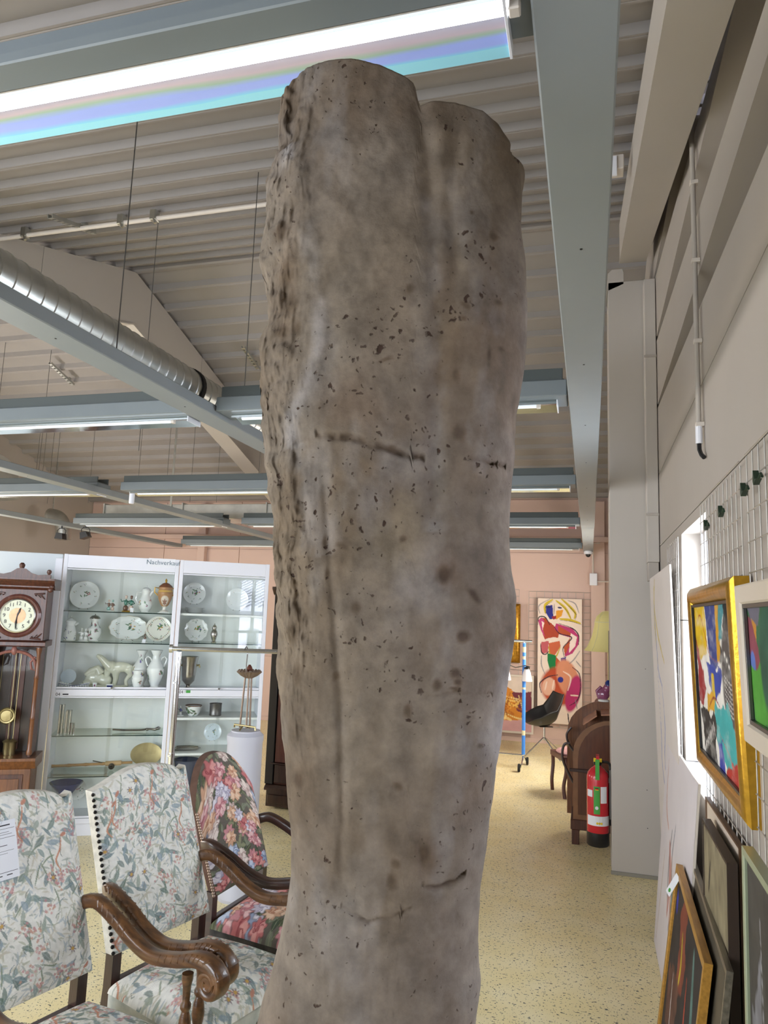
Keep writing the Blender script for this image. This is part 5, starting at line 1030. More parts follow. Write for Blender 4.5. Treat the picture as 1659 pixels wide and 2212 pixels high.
# ================================================================= CHROME CLOTHES RACK (left)
def onF(px,py,F): r=ray(px,py); return CAM+r*(F/(r@FW))
pa=onF(371,1401,4.55); pb_=onF(603,1408,4.62); pr0=onF(387,1405,4.55)
cr_=thing('clothes_rack','chrome clothes rack with oval top bar in front of the cabinets','clothes rack',(pr0[0],pr0[1],0)); o0=np.array([pr0[0],pr0[1],0])
dr=(pb_-pa); dr[2]=0; dr/=np.linalg.norm(dr); zb=pa[2]
obj('top_bar',MB().tube([tuple(pa-o0),tuple(np.array([pa[0],pa[1],zb])+dr*1.5-o0)],.019,12,flat=.75),M_['chrome'],cr_,smooth=True)
obj('end_knob',MB().tube([tuple(pa-o0-dr*.012),tuple(pa-o0+dr*.008)],.026,12),M_['chrome'],cr_,smooth=True)
for q in (0,1.35):
    b0=dr*q; obj('post',MB().tube([tuple(b0+np.array([0,0,.12])),tuple(b0+np.array([0,0,zb-.018]))],.017,12),M_['chrome'],cr_,smooth=True)
    for z in (1.38,.95): obj('height_knob',MB().tube([tuple(b0+np.array([.0,-.0,z])),tuple(b0+np.array([0,-.035,z]))],.006,8).tube([tuple(b0+np.array([0,0,z-.012])),tuple(b0+np.array([0,0,z+.012]))],.020,12),M_['chrome'],cr_,smooth=True)
    nn_=np.array([-dr[1],dr[0],0]); obj('foot',MB().tube([tuple(b0+nn_*.28+[0,0,.09]),tuple(b0-nn_*.28+[0,0,.09])],.014,10),M_['chrome'],cr_,smooth=True)
    obj('foot_joint',MB().tube([tuple(b0+[0,0,.09]),tuple(b0+[0,0,.13])],.02,10),M_['chrome'],cr_,smooth=True)
    for s_ in(-1,1):
        c3=b0+nn_*.27*s_; obj('caster',MB().lathe([(.035,-.011),(.037,0),(.035,.011)],seg=18,T=Matrix.Translation((c3[0],c3[1],.037))@Matrix.Rotation(PI/2,4,'X')).tube([tuple(c3+[0,0,.045]),tuple(c3+[0,0,.09])],.008,8),M_['rubber'],cr_,smooth=True)
ph=onF(532,1404,4.6); hk=thing('coat_hanger','thin wire hanger hook on the left chrome rack bar','hanger',(ph[0],ph[1],zb))
obj('hook',MB().tube([(-.0,-.024,.01),(0,0,.026),(0,.024,.008),(.0,.02,-.03),(.004,.006,-.08),(.008,.0,-.12)],.0035,6),M_['steel'],hk,smooth=True); obj('hook_sleeve',MB().tube([(0,.022,.01),(0,.022,-.02)],.007,8),M_['paper'],hk)
# candelabrum on pedestal
pc=onF(531,1577,4.95); ph_=pc[2]
pe=thing('pedestal','white cylindrical pedestal behind the rounded floral chair','pedestal',(pc[0]+.0,pc[1],0)); obj('drum',MB().lathe([(.115,0),(.12,.02),(.115,.03),(.115,ph_-.08),(.12,ph_-.06),(.12,ph_-.03),(.09,ph_-.003)],seg=28),mat('grey_white_pedestal','b9bac4',.5),pe,smooth=True); obj('lid',MB().lathe([(.095,ph_-.02),(.095,ph_)],seg=28),MATS['grey_white_pedestal'],pe)
cn=thing('candelabrum','tarnished brass stand with fluted dish on three rods','candelabrum',(pc[0],pc[1],ph_)); Hc=onF(531,1460,4.95)[2]-ph_
dk_=MB()
for i in range(18):
    a=2*PI*i/18; dk_.tube([(.02*math.cos(a),.02*math.sin(a),Hc-.01),(.05*math.cos(a),.05*math.sin(a),Hc+.01),(.078*math.cos(a),.078*math.sin(a),Hc+.035)],[.006,.010,.011],6)
obj('fluted_dish',dk_,M_['copper'],cn,smooth=True,kind='stuff'); obj('dish_shell',MB().lathe([(.01,Hc-.015),(.05,Hc+.004),(.08,Hc+.03),(.078,Hc+.032),(.04,Hc+.008)],seg=24),M_['copper'],cn,smooth=True)
obj('finial',MB().lathe([(.008,Hc),(.012,Hc+.03),(.02,Hc+.045),(.016,Hc+.06),(.006,Hc+.075)],seg=12),mat('old_copper','7a4c40',.35,.8),cn,smooth=True)
for x,y in ((-.03,0),(.005,-.01),(.014,.012)): obj('rod',MB().tube([(x*1.5,y,.012),(x*.9,y,Hc)],.0065,8),M_['copper'],cn,smooth=True)
obj('base_bar',MB().tube([(-.085,0,.012),(-.085,0,.03),(.075,-.02,.026),(.078,-.02,.005)],.007,8).tube([(-.02,-.05,.005),(-.02,-.0,.028),(.0,.06,.005)],.006,8),M_['brass'],cn,smooth=True)
# ================================================================= WARDROBE
wd=thing('wardrobe','dark red brown wooden wardrobe behind the stone pillar','wardrobe',(-2.93,6.53,0),.0)
wz=onY(600,1268,6.55)[2]
obj('carcass',MB().box(.03,1.17,.03,.55,.17,wz-.06),M_['ward'],wd); obj('plinth',MB().box(.0,1.2,-.0,.57,.02,.17).box(.02,1.18,-.012,.02,.05,.13),M_['walnut'],wd)
obj('plinth_moulding',MB().prism([(-.03,.17),(-.03,.19),(0,.215),(.03,.22),(.03,.17)],'x',-.01,1.21),M_['walnut'],wd)
obj('side_stile',MB().box(-.02,.06,-.005,.029,.22,wz-.07),mat('blackened_stile','191516',.4),wd)
for x0,x1 in ((.07,.58),(.60,1.11)):
    d=obj('door',MB().box(x0,x1,.005,.03,.42,wz-.09),M_['ward'],wd); obj('door_panel',MB().box(x0+.06,x1-.06,-.004,.0045,.52,wz-.18),M_['ward'],d)
    dw=obj('drawer',MB().box(x0,x1,.004,.03,.235,.40),M_['walnut'],wd); obj('knob',MB().lathe([(.008,0),(.014,.012),(.008,.02)],seg=12,T=Matrix.Translation(((x0+x1)/2,.0035,.32))@Matrix.Rotation(PI/2,4,'X')),M_['brass'],dw)
obj('mid_moulding',MB().prism([(-.012,.405),(-.012,.415),(.03,.42),(.03,.40)],'x',.03,1.17),M_['walnut'],wd)
obj('cornice',MB().prism([(.03,wz-.09),(-.01,wz-.07),(-.05,wz-.02),(-.05,wz),(.57,wz),(.57,wz-.09)],'x',-.03,1.23),M_['walnut'],wd)
# ================================================================= RIGHT WALL PICTURES
# far on the wall side: local x runs from the far end (large Y) to the near end, normal faces -X
def P3(x,y,z): return (x,y,z)
# gold framed abstract
g=Paint(150,120,'e6e2dc',.78)
g.poly([(0,0),(.34,0),(.36,.2),(.3,.33),(.12,.36),(0,.3)],'d9b41f',rough=.05,seed=3); g.poly([(.33,0),(.66,0),(.62,.38),(.42,.40),(.36,.2)],'3c4786',rough=.04,seed=5)
g.poly([(.62,0),(.72,0),(.68,.35),(.6,.35)],'c99420'); g.poly([(.70,0),(.84,0),(.76,.2),(.7,.25)],'4c8f98',rough=.05); g.poly([(.82,0),(1,0),(1,.2),(.8,.24)],'23282a',rough=.06)
g.poly([(0,.24),(.10,.30),(.18,.42),(.26,.58),(.14,.68),(.03,.66),(0,.5)],'9b2e33',rough=.07,seed=7); g.poly([(.3,.38),(.68,.38),(.62,.55),(.5,.6),(.33,.5)],'3a4aa0',rough=.08,seed=8)
g.ell(.84,.42,.16,.26,.1,'57504e',1); [g.stroke([(.74,.42+.025*i),(.85,.45+.025*i),(.98,.47+.025*i)],.004,'d8d4d0') for i in range(8)]
g.poly([(.72,.28),(.98,.25),(.95,.40),(.8,.42),(.7,.38)],'4e4a4a',rough=.08); [g.ell(.78+.04*i,.3+.03*(i%3),.012,.012,0,'efece6') for i in range(5)]
g.poly([(.40,.42),(.47,.42),(.5,.62),(.42,.6)],'d3b43a',rough=.04); g.poly([(.28,.58),(.44,.54),(.5,.66),(.3,.7),(.22,.74)],'d9a534',rough=.04)
g.poly([(.46,.60),(.72,.60),(.95,.74),(.98,.9),(.72,1),(.5,.86),(.44,.72)],'43a7a8',rough=.09,seed=9); g.poly([(.08,.72),(.4,.66),(.48,.8),(.42,1),(.06,1)],'3a3736',rough=.07,seed=11)
g.poly([(.5,.84),(.6,.8),(.64,.98),(.5,1)],'3f49a4',rough=.05); g.poly([(.88,.66),(1,.70),(1,.92),(.9,.86)],'8f4a42',rough=.05); g.poly([(.66,.92),(1,.86),(1,1),(.66,1)],'b23a30',rough=.05)
for i in range(9): g.stroke([(.1+.04*i,.98-.02*i),(.15+.03*i,.9-.02*i)],.006,'e8e6e2')
g.stroke([(.1,.12),(.2,.08),(.32,.22),(.42,.33),(.7,.36)],.006,'a8332c'); g.stroke([(.3,.66),(.45,.58),(.6,.62)],.007,'8e2f2b'); g.stroke([(.55,.78),(.75,.86),(.9,1)],.006,'b5483a'); g.grain(.15,14,14,3); g.grain(.3,10,20,8,'f0ede8')
picture('framed_painting','colourful abstract painting with yellow, blue and turquoise in a gold frame','painting',(.482,3.65,1.225),(.482,2.58,1.225),(.452,3.62,2.01),g,M_['goldf'],.075,.022,.045,lip=M_['black'],back=M_['black'],prof='round')
# white framed green painting
g=Paint(110,70,'3f6a4a',.6); g.poly([(0,.1),(.2,.2),(.25,.5),(.1,.6),(0,.5)],'8d4a58',rough=.06); g.poly([(.0,0),(.35,.0),(.3,.2),(.1,.2)],'6d6a7a',rough=.06); g.poly([(.1,.12),(.22,.18),(.2,.32)],'c48a3a'); g.ell(.08,.5,.07,.07,0,'5f78c0'); g.poly([(.05,.55),(.3,.5),(.5,.8),(.4,1),(.05,.95)],'57a03f',rough=.08); g.ell(.45,.4,.2,.3,.3,'355a4a'); g.ell(.75,.5,.2,.2,.3,'7ba04a'); g.grain(.3,9,9,4)
picture('framed_painting','green abstract painting in a wide white frame at the right photo edge','painting',(.452,2.385,1.52),(.452,1.76,1.52),(.437,2.385,1.968),g,M_['framew'],.055,.020,.03,lip=M_['steel'],back=M_['black'])
# tall narrow sketch hung beyond the window
g=Paint(70,130,'d9d2cf',2.0); 
for q in ([(.3,.02),(.22,.1),(.35,.2),(.6,.28)],[(.25,.04),(.2,.16),(.3,.3)]): g.stroke(q,.018,'c9b560')
for q in ([(.2,.1),(.25,.22),(.3,.32),(.45,.36)],[(.45,.36),(.5,.48),(.42,.6),(.55,.7)],[(.25,.3),(.3,.5),(.28,.62),(.4,.72),(.3,.85)],[(.5,.7),(.4,.8),(.55,.93)]): g.stroke(q,.014,'8f99c4')
g.stroke([(.5,.8),(.55,.95)],.03,'d6cf7a'); g.grain(.04,8,8)
picture('tall_canvas','tall pale canvas with blue and yellow line sketch hanging beside column','painting',(.482,5.68,.18),(.472,4.20,.18),(.425,5.58,2.165),g,None,depth=.010)
# big leaning white canvas
g=Paint(120,110,'d6d0d4',.9); 
for q,c,w_ in (([(.12,.1),(.15,.3),(.28,.38)],'c08a78',.012),([(.5,.3),(.45,.45),(.5,.6),(.46,.75)],'4d5f66',.012),([(.4,.35),(.36,.5),(.38,.66)],'3f4a52',.012),([(.2,.5),(.15,.7),(.08,.95)],'b9a9a0',.012),([(.35,.42),(.42,.55),(.4,.7)],'b06a5c',.03),([(.55,.5),(.5,.65)],'5a7a74',.02),([(.44,.45),(.47,.62),(.5,.8)],'c58a6c',.016)): g.stroke(q,w_,c,.8)
g.grain(.05,7,7); g.grain(.12,18,10,5,'bcb8c8')
picture('leaning_canvas','large whitish canvas with faint red and black strokes leaning below the window','painting',(.357,4.83,0.002),(.352,3.50,0.002),(.452,4.75,1.165),g,None,depth=.012)
# yellow framed dark abstract in front
g=Paint(110,90,'3a3536',.8); g.poly([(.3,0),(.45,.1),(.5,.4),(.35,.5),(.25,.2)],'8a4a3a',rough=.08); g.poly([(.1,.5),(.4,.45),(.45,.9),(.3,1),(.1,.8)],'6a4a40',rough=.09); g.stroke([(.05,.1),(.08,.2)],.03,'3a3fa8'); g.stroke([(.35,.2),(.4,.35),(.38,.45)],.02,'c9b43a'); g.stroke([(.2,.5),(.25,.75),(.3,.95)],.012,'d8d4d0'); g.stroke([(.6,.3),(.65,.6),(.7,.9)],.016,'b34a34'); g.stroke([(.7,.1),(.8,.4),(.85,.7)],.03,'5f7f7a'); g.stroke([(.5,.7),(.55,.9)],.02,'d9a834'); g.poly([(.85,.5),(1,.45),(1,.8),(.9,.85)],'dcd8d2',rough=.06); g.grain(.4,16,16,6)
picture('leaning_painting','dark abstract painting in an ochre frame, front of the leaning stack','painting',(.292,3.76,.002),(.268,2.74,.002),(.392,3.72,.755),g,M_['ochre'],.030,.014,.014,back=M_['black'])
p=onX(1463,1878,.385); t=thing('price_tag','white tag with small green stamp on the ochre frame corner','price tag',(.352,3.64,.70)); t.rotation_euler=(1.2,.35,-1.3)
obj('paper',MB().box(-.02,.02,-.05,.05,0,.001),M_['paper'],t); obj('green_stamp',MB().lathe([(.009,.001),(.009,.0014)],(0,-.03,0),14),M_['green'],t)
g=Paint(60,50,'5d5648',.8); g.grain(.4,10,10,3)
picture('leaning_painting','thin black and silver framed picture directly behind the ochre frame','painting',(.335,3.64,.002),(.300,2.55,.002),(.435,3.62,.82),g,mat('silver_black_frame','8a8478',.35,.6,noise_s=8,stretch=(1,8,8),noise_a=.3),.018,.008,.012,back=M_['black'])
g=Paint(80,110,'6b6256',1.2); g.poly([(0,0),(1,0),(1,.3),(0,.45)],'8a8068',rough=.08); g.ell(.6,.62,.2,.18,0,'8e6650'); g.poly([(0,.7),(1,.6),(1,1),(0,1)],'352a28',rough=.1); g.grain(.5,12,12,5); g.stroke([(.2,.2),(.3,.1)],.02,'3a332c')
picture('deep_canvas','murky brown painting on a deep canvas with dark sides, grey top','painting',(.418,3.20,.002),(.416,2.65,.002),(.424,3.20,1.10),g,mat('dark_brown_frame','33261e',.5),.012,.004,.028,back=M_['nail'])
g=Paint(40,60,'cdbfae',1.4)
picture('board_picture','cream board with brown edge, rearmost of the leaning stack','painting',(.466,3.43,.002),(.468,2.72,.002),(.470,3.43,1.135),g,mat('brown_edge','5b4028',.5),.010,.006,.012,back=mat('brown_edge','5b4028'))
g=Paint(90,120,'4a4744',1.4); g.poly([(.1,.3),(.3,.2),(.4,.7),(.2,.9)],'7f7f86',rough=.1); g.stroke([(.3,.1),(.35,.5),(.3,.95)],.02,'a8a8b0',.7); g.stroke([(.5,.2),(.6,.7)],.03,'5d5a58'); g.grain(.35,12,14,7)
picture('glazed_picture','dark grey picture in a pale green glass frame at the lower right edge','painting',(.400,2.30,.002),(.395,1.75,.002),(.411,2.298,1.25),g,mat('pale_green_frame','9aa58c',.25),.022,.010,.02,back=mat('pale_green_frame','9aa58c'))
# ================================================================= FAR RIGHT: BACK WALL AREA
wiregrid('wire_grid','wire display grid on the back wall around the tall figure painting',YB-.06,-.90,.03,.25,2.26,.1163,.1005,'x')
wiregrid('wire_grid','wire display grid on the back wall behind the gilt frame',YB-.06,-1.98,-1.03,.25,2.28,.1163,.1015,'x')
g=Paint(110,270,'e3d2c4',2.77); N=lambda x,y:((x-515)/490,(y-265)/1360)
def st(pts,w_,c,al=1): g.stroke([N(*q) for q in pts],w_,c,al)
def po(pts,c,**k): g.poly([N(*q) for q in pts],c,**k)
po([(520,520),(560,480),(600,490),(680,560),(760,640),(740,690),(640,700),(600,720),(560,640)],'a8442c',rough=.01); po([(520,520),(560,480),(590,520),(570,600),(600,700),(560,640)],'b8477a'); po([(560,520),(590,540),(570,620)],'ecd9d0')
po([(720,540),(900,590),(970,670),(960,770),(900,860),(820,900),(805,800),(880,690),(760,660),(700,600)],'b3386e'); po([(740,560),(880,640),(905,700),(840,840),(815,880),(805,800),(880,680),(740,640)],'b2502e'); po([(880,640),(950,680),(930,780),(860,860)],'e8d5cc')
po([(610,350),(680,340),(690,490),(650,500),(610,430)],'2c2f86'); po([(720,400),(800,390),(780,460),(720,500)],'d9952c'); po([(670,470),(720,455),(720,490),(690,500)],'9c2a2c')
po([(560,740),(640,740),(630,860),(570,880),(545,800)],'b85a60',rough=.01); po([(640,760),(760,730),(770,790),(700,900),(640,870)],'c0603f'); st([(640,800),(660,900),(720,900),(765,800)],.02,'b9a32f'); st([(550,770),(560,860),(600,885),(640,850)],.014,'3a2630')
po([(625,870),(720,890),(715,1110),(630,1120),(650,1040),(628,960)],'15773f'); po([(720,900),(770,960),(760,1100),(740,1120),(715,1000)],'b2502e'); po([(770,930),(830,900),(830,985),(770,980)],'2c2f86',rough=.02)
g.ell(*N(760,1220),.46,.46,.2,'b04a2c'); g.ell(*N(850,1130),.26,.46,-.3,'cf8a6a'); g.ell(*N(910,1290),.17,.45,.25,'b03068'); g.ell(*N(640,1230),.16,.22,.2,'d9a890'); g.ell(*N(770,1150),.07,.07,0,'2c2f86')
for q in ([(560,1300),(545,1200),(640,1125),(740,1100)],[(900,1010),(975,1080),(985,1250),(950,1360),(870,1420)],[(515,560),(530,480),(600,480),(650,560)],[(750,540),(900,590),(965,660),(965,760)],[(850,1500),(860,1600)],[(700,580),(760,650),(890,690),(800,800),(810,900)]): st(q,.014,'2a2230')
for q in ([(600,430),(600,340),(680,280)],[(720,290),(820,370),(880,480)],[(780,270),(860,340),(930,420),(920,480)],[(760,490),(880,500),(985,530)]): st(q,.03,'c9b12f'); st([(a+8,b+14) for a,b in q],.008,'2a2230')
for q in ([(540,440),(530,350),(650,275)],[(850,285),(930,320),(970,420)],[(560,900),(560,1000),(600,1100)],[(980,830),(920,920),(870,970)],[(930,1350),(950,1450)],[(940,940),(990,1000)]): st(q,.014,'77777f',.8)
for q in ([(620,1180),(600,1270)],[(700,1160),(680,1260)],[(800,1060),(880,1120),(850,1260)],[(880,1310),(960,1310)]): st(q,.02,'e8cfc0',.9)
st([(620,370),(660,360)],.02,'222a55'); st([(740,365),(780,370)],.02,'222a55'); st([(700,330),(695,440)],.012,'77777f'); g.grain(.06,9,9)
picture('tall_figure_painting','tall colourful painting of an abstract blonde figure on the back wall','painting',(-.76,YB-.10,.312),(-.113,YB-.10,.312),(-.76,YB-.12,2.158),g,None,depth=.04)
g=Paint(100,100,'d3c2b4',1.0); g.poly([(.0,.25),(.5,.2),(1,.45),(1,.7),(.6,.85),(.1,.8)],'c77f2c',rough=.06); g.poly([(.62,.3),(1,.25),(1,.72),(.75,.65)],'6d3340',rough=.04); g.poly([(0,.84),(1,.78),(1,1),(0,1)],'c79a9a')
for i in range(16): g.stroke([(rng.rand()*.7,.25+.5*rng.rand()),(rng.rand()*.8+.1,.3+.5*rng.rand()),(rng.rand()*.8+.1,.3+.5*rng.rand())],.02,['e2b457','a85f22','e9cf8a','8a4a1c'][i%4],.8)
g.ell(.25,.42,.13,.13,0,'d8d2c2'); g.ell(.25,.42,.06,.06,0,'4a3328'); g.grain(.1,9,9)
picture('framed_painting','orange and mauve painting in a thin silver frame low on the back wall','painting',(-1.68,YB-.105,.13),(-.815,YB-.105,.13),(-1.68,YB-.10,.99),g,M_['framew'],.03,.012,.02)
g=Paint(50,50,'6f5a3a',1); g.grain(.4,8,8)
picture('gilt_framed_picture','picture in a heavy carved gilt frame beside the stone pillar','painting',(-1.75,YB-.09,1.17),(-1.025,YB-.09,1.17),(-1.75,YB-.10,2.06),g,mat('carved_gilt','b07f2a',.3,.85,noise_s=40,noise_a=.3,bump=.9,bump_s=50),.13,.05,.03,prof='round')
# shell chair
sc_=thing('shell_chair','black moulded shell chair on thin crossed metal legs','chair',(-.58,10.35,0),-1.2)
def shell(u,v):
    # v 0 = front edge of the seat, 1 = top of the back
    x=(u-.5)*2; prof_y=np.interp(v,[0,.15,.45,.6,.8,1],[-.27,-.24,-.02,.10,.17,.22]); prof_z=np.interp(v,[0,.1,.3,.5,.62,.8,1],[.46,.445,.42,.43,.50,.66,.84])
    wv=np.interp(v,[0,.1,.35,.6,.85,1],[.20,.25,.30,.30,.25,.21]); side=np.interp(v,[0,.25,.5,.7,1],[.03,.12,.20,.13,.02])
    return x*wv,prof_y-.05*np.abs(x)**2*np.interp(v,[0,.4,1],[0,1,1]),prof_z+side*np.abs(x)**2.4
pp=Paint(30,40,'202124',1); 
sh=gridmesh('seat_shell',pp,shell,M_['black'],sc_); so=sh.modifiers.new('s','SOLIDIFY'); so.thickness=.012
k=obj('column',MB().tube([(0,-.02,.22),(0,-.02,.42)],.014,10),M_['chrome'],sc_,smooth=True)
for a in (.35,1.9,3.5,5.05): obj('leg',MB().tube([(0,-.02,.26),(.34*math.cos(a),-.02+.34*math.sin(a),.006)],[.011,.007],8),M_['chrome'],sc_,smooth=True)
obj('seat_plate',MB().box(-.10,.10,-.11,.07,.405,.415),M_['nail'],sc_)
# rack wrapped in blue tape
rk=thing('taped_clothes_rack','chrome clothes rack whose post is wrapped in blue tape','clothes rack',(-.80,9.45,0)); zt_=onY(1127,1385,9.45)[2]
obj('top_bar',MB().tube([(-1.5,0,zt_),(.10,0,zt_)],.018,12),M_['chrome'],rk,smooth=True)
for q in (0,-1.3):
    obj('post',MB().tube([(q,0,.10),(q,0,zt_-.015)],.012,10),M_['chrome'],rk,smooth=True)
    z=.17
    for i,(a,b_) in enumerate(((.17,.40),(.40,.46),(.46,.96),(.96,.985),(.985,1.33),(1.33,1.37),(1.37,1.42),(1.42,zt_-.14),(zt_-.14,zt_-.07),(zt_-.07,zt_-.02))):
        obj('tape_wrap',MB().tube([(q,0,a),(q,0,b_-.001)],.022-.0015*(i%2),12),M_['beige'] if i in(1,3,5,8) else M_['tape'],rk)
    obj('foot',MB().tube([(q,-.24,.09),(q,-.05,.15),(q,.24,.09)],.010,8),M_['chrome'],rk,smooth=True)
    for s_ in(-1,1): 
        obj('caster',MB().lathe([(.045,-.014),(.05,0),(.045,.014)],seg=18,T=Matrix.Translation((q+s_*.03,s_*.24,.05))@Matrix.Rotation(PI/2,4,'Y')),M_['rubber'],rk,smooth=True); obj('caster_fork',MB().tube([(q,s_*.24,.09),(q+s_*.012,s_*.24,.05)],.010,8),M_['chrome'],rk)
obj('bottom_bar',MB().tube([(-1.3,0,.16),(0,0,.16)],.010,8),M_['chrome'],rk,smooth=True)
# pendant lamp with glass shades hanging in front
hz=onY(1127,1443,9.35)[2]; pl=thing('chandelier','small pendant lamp with white glass shades hanging from taped rack','lamp',(-.90,9.38,hz))
obj('arm',MB().tube([(-.30,0,.02),(-.15,.0,.05),(0,0,.0),(.12,0,.03),(.18,0,.015)],.006,8),M_['steel'],pl,smooth=True); obj('suspension_rod',MB().tube([(-.10,0,.04),(-.10,0,zt_-hz-.02)],.004,6).tube([(-.10,0,.04),(-.2,.0,.12),(-.10,0,.2)],.003,6),M_['steel'],pl)
for x in (.14,-.12,-.32):
    s_=obj('glass_shade',MB().lathe([(.03,-.01),(.045,-.05),(.062,-.12),(.068,-.16),(.062,-.16),(.04,-.05),(.02,-.012)],(x,0,0),20),M_['opal'],pl,smooth=True); obj('shade_cap',MB().lathe([(.012,.02),(.035,.008),(.036,-.012),(.02,-.014)],(x,0,0),16),M_['nail'],s_,smooth=True)
# antique desk / seat with arched sides behind the column
dk=thing('arched_chest','dark brown wooden chest seat with two arched side panels behind column','chest',(.0,6.75,0))
def arch(x0,w_,z0,z1,n=14): return [(x0,z0)]+[(x0+w_*.5*(1-math.cos(PI*i/n)),z1-(z1-z0)*.0-.30*(1-math.sin(PI*i/n))) for i in range(n+1)]+[(x0+w_,z0)]
obj('arched_side',MB().prism(arch(-.14,.66,.14,1.02),'y',-.20,-.17),M_['chestr'],dk); obj('arched_side',MB().prism(arch(-.20,.72,.14,1.14),'y',.22,.25),M_['clockl'],dk)
obj('side_panel_inset',MB().prism(arch(-.10,.56,.24,.985),'y',-.206,-.201),M_['chest'],dk)
for i in range(2):
    a=PI*(.30+.17*i); x=.19-.33*math.cos(a); z=.78+.30*math.sin(a)
    obj('roof_slat',MB().box(-.07,.07,-.17,.22,-.012,.0,T=Matrix.Translation((x,0,z-.01))@Matrix.Rotation(-(PI/2-a),4,'Y')),mat('light_wood_slat','a8755a',.45,noise_s=8,stretch=(4,1,4),noise_a=.15),dk)
obj('chest_box',MB().box(-.12,.45,-.19,.24,.14,.52),M_['clockw'],dk); obj('bottom_moulding',MB().box(-.16,.47,-.22,.26,.12,.20),M_['clockw'],dk)
for x in(-.15,.40):
    for y in(-.21,.20): obj('foot',MB().box(x,x+.06,y,y+.05,0,.12),M_['clockw'],dk)
obj('curved_arm',sweep(smoothpath([(-.17,0,.78),(-.22,0,.76),(-.235,0,.66),(-.20,0,.56),(-.14,0,.45)]),[.03]*41,[.022]*41,0,12),M_['walnut'],dk,smooth=True); obj('rail',MB().box(-.17,.45,-.23,-.205,.585,.61),M_['walnut'],dk)
obj('curved_arm',sweep(smoothpath([(-.16,.1,.90),(-.20,.1,.84),(-.185,.1,.76),(-.14,.1,.70)]),[.03]*31,[.02]*31,0,12),M_['walnut'],dk,smooth=True)
# extinguisher on the column side
fe=thing('fire_extinguisher','red fire extinguisher with green and white labels on column side','fire extinguisher',(.055,6.02,.165))
obj('cylinder',MB().lathe([(.078,.09),(.082,.10),(.082,.50),(.075,.53),(.05,.56),(.028,.575),(.026,.59)],seg=28),M_['red'],fe,smooth=True); obj('base_skirt',MB().lathe([(.075,0),(.083,.01),(.083,.10),(.078,.105)],seg=28),M_['black'],fe,smooth=True)
obj('valve',MB().lathe([(.028,.585),(.034,.60),(.034,.625),(.015,.64)],seg=14).box(-.02,.02,-.03,.02,.60,.625),M_['black'],fe,smooth=True)
obj('handle',MB().prism([(-.045,.63),(.03,.645),(.035,.66),(-.04,.655)],'x',-.012,.012),M_['red'],fe); obj('trigger',MB().prism([(-.05,.615),(-.04,.64),(.025,.632),(.02,.622)],'x',-.03,.03),M_['yel'],fe)
obj('safety_tag',MB().box(-.018,.012,-.088,-.084,.49,.64),M_['green'],fe); obj('hose',MB().tube(smoothpath([(.03,0,.61),(.085,0,.60),(.092,0,.5),(.09,0,.3),(.088,0,.15)]),.010,8),M_['black'],fe,smooth=True)
def wrap(name,a0,a1,z0,z1,m_,par): 
    n=8; r=.0832; vs=[];fs=[]
    for i in range(n+1):
        a=a0+(a1-a0)*i/n; vs+=[(math.cos(a)*r,math.sin(a)*r,z0),(math.cos(a)*r,math.sin(a)*r,z1),(math.cos(a)*.0825,math.sin(a)*.0825,z0),(math.cos(a)*.0825,math.sin(a)*.0825,z1)]
    for i in range(n): b=4*i; fs+=[(b,b+4,b+5,b+1),(b+2,b+3,b+7,b+6),(b+1,b+5,b+7,b+3),(b,b+2,b+6,b+4)]
    return obj(name,MB().add(vs,fs),m_,par,smooth=False)
gl_=wrap('green_label',-PI*.62,-PI*.44,.24,.44,M_['green'],fe); wrap('white_label',-PI*.42,-PI*.22,.32,.44,M_['paper'],fe); wl_=wrap('white_band',-PI*.85,-PI*.1,.155,.225,M_['paper'],fe); wrap('white_label',-PI*.85,-PI*.66,.36,.41,M_['paper'],fe)
k=MB()
for a in(-.52,-.46,-.40): k.ball((math.cos(PI*a)*.083,math.sin(PI*a)*.083,.175),.008,.003,.009)
obj('warning_symbol',k,M_['yel'],wl_,kind='stuff'); obj('white_disc',MB().ball((math.cos(-PI*.53)*.083,math.sin(-PI*.53)*.083,.285),.013,.003,.013),M_['paper'],gl_)
k=MB(); k.box(-.02,.005,-.0850,-.0835,.425,.430); obj('flag_black',k,M_['black'],gl_); obj('flag_red',MB().box(-.02,.005,-.0850,-.0835,.419,.4248),M_['red'],gl_); obj('flag_gold',MB().box(-.02,.005,-.0850,-.0835,.413,.4188),M_['yel'],gl_)
obj('wall_bracket',MB().box(.0,.096,-.02,.02,.46,.50).box(.084,.096,-.03,.03,.20,.56),M_['steel'],fe)
# floor lamp with yellow shade
lz0=onY(1290,1406,8.0)[2]; lz1=onY(1305,1320,8.0)[2]; lm=thing('floor_lamp','floor lamp with pale yellow bell shaped shade half behind column','lamp',(.19,8.0,0))
obj('lamp_base',MB().lathe([(.14,0),(.14,.02),(.03,.04)],seg=24),M_['brass'],lm,smooth=True); obj('pole',MB().tube([(0,0,.03),(0,0,lz0+.1)],.012,10),M_['brass'],lm,smooth=True)
hh_=lz1-lz0; sp=[(.25,0),(.215,.10*hh_),(.17,.35*hh_),(.145,.60*hh_),(.14,.72*hh_),(.12,.86*hh_),(.07,.97*hh_),(.04,hh_)]
lsh=obj('lamp_shade',MB().lathe(sp+[(r-.004,z-.001) for r,z in sp[::-1]],(0,0,lz0),24),M_['shade'],lm,smooth=True)
for i in range(8): a=2*PI*i/8; obj('shade_rib',MB().tube([(math.cos(a)*r*1.004,math.sin(a)*r*1.004,lz0+z) for r,z in sp],.0025,5),M_['beige'],lsh)
obj('shade_band',MB().tube([(math.cos(2*PI*i/24)*.143,math.sin(2*PI*i/24)*.143,lz0+.72*hh_) for i in range(25)],.004,5),M_['beige'],lsh)
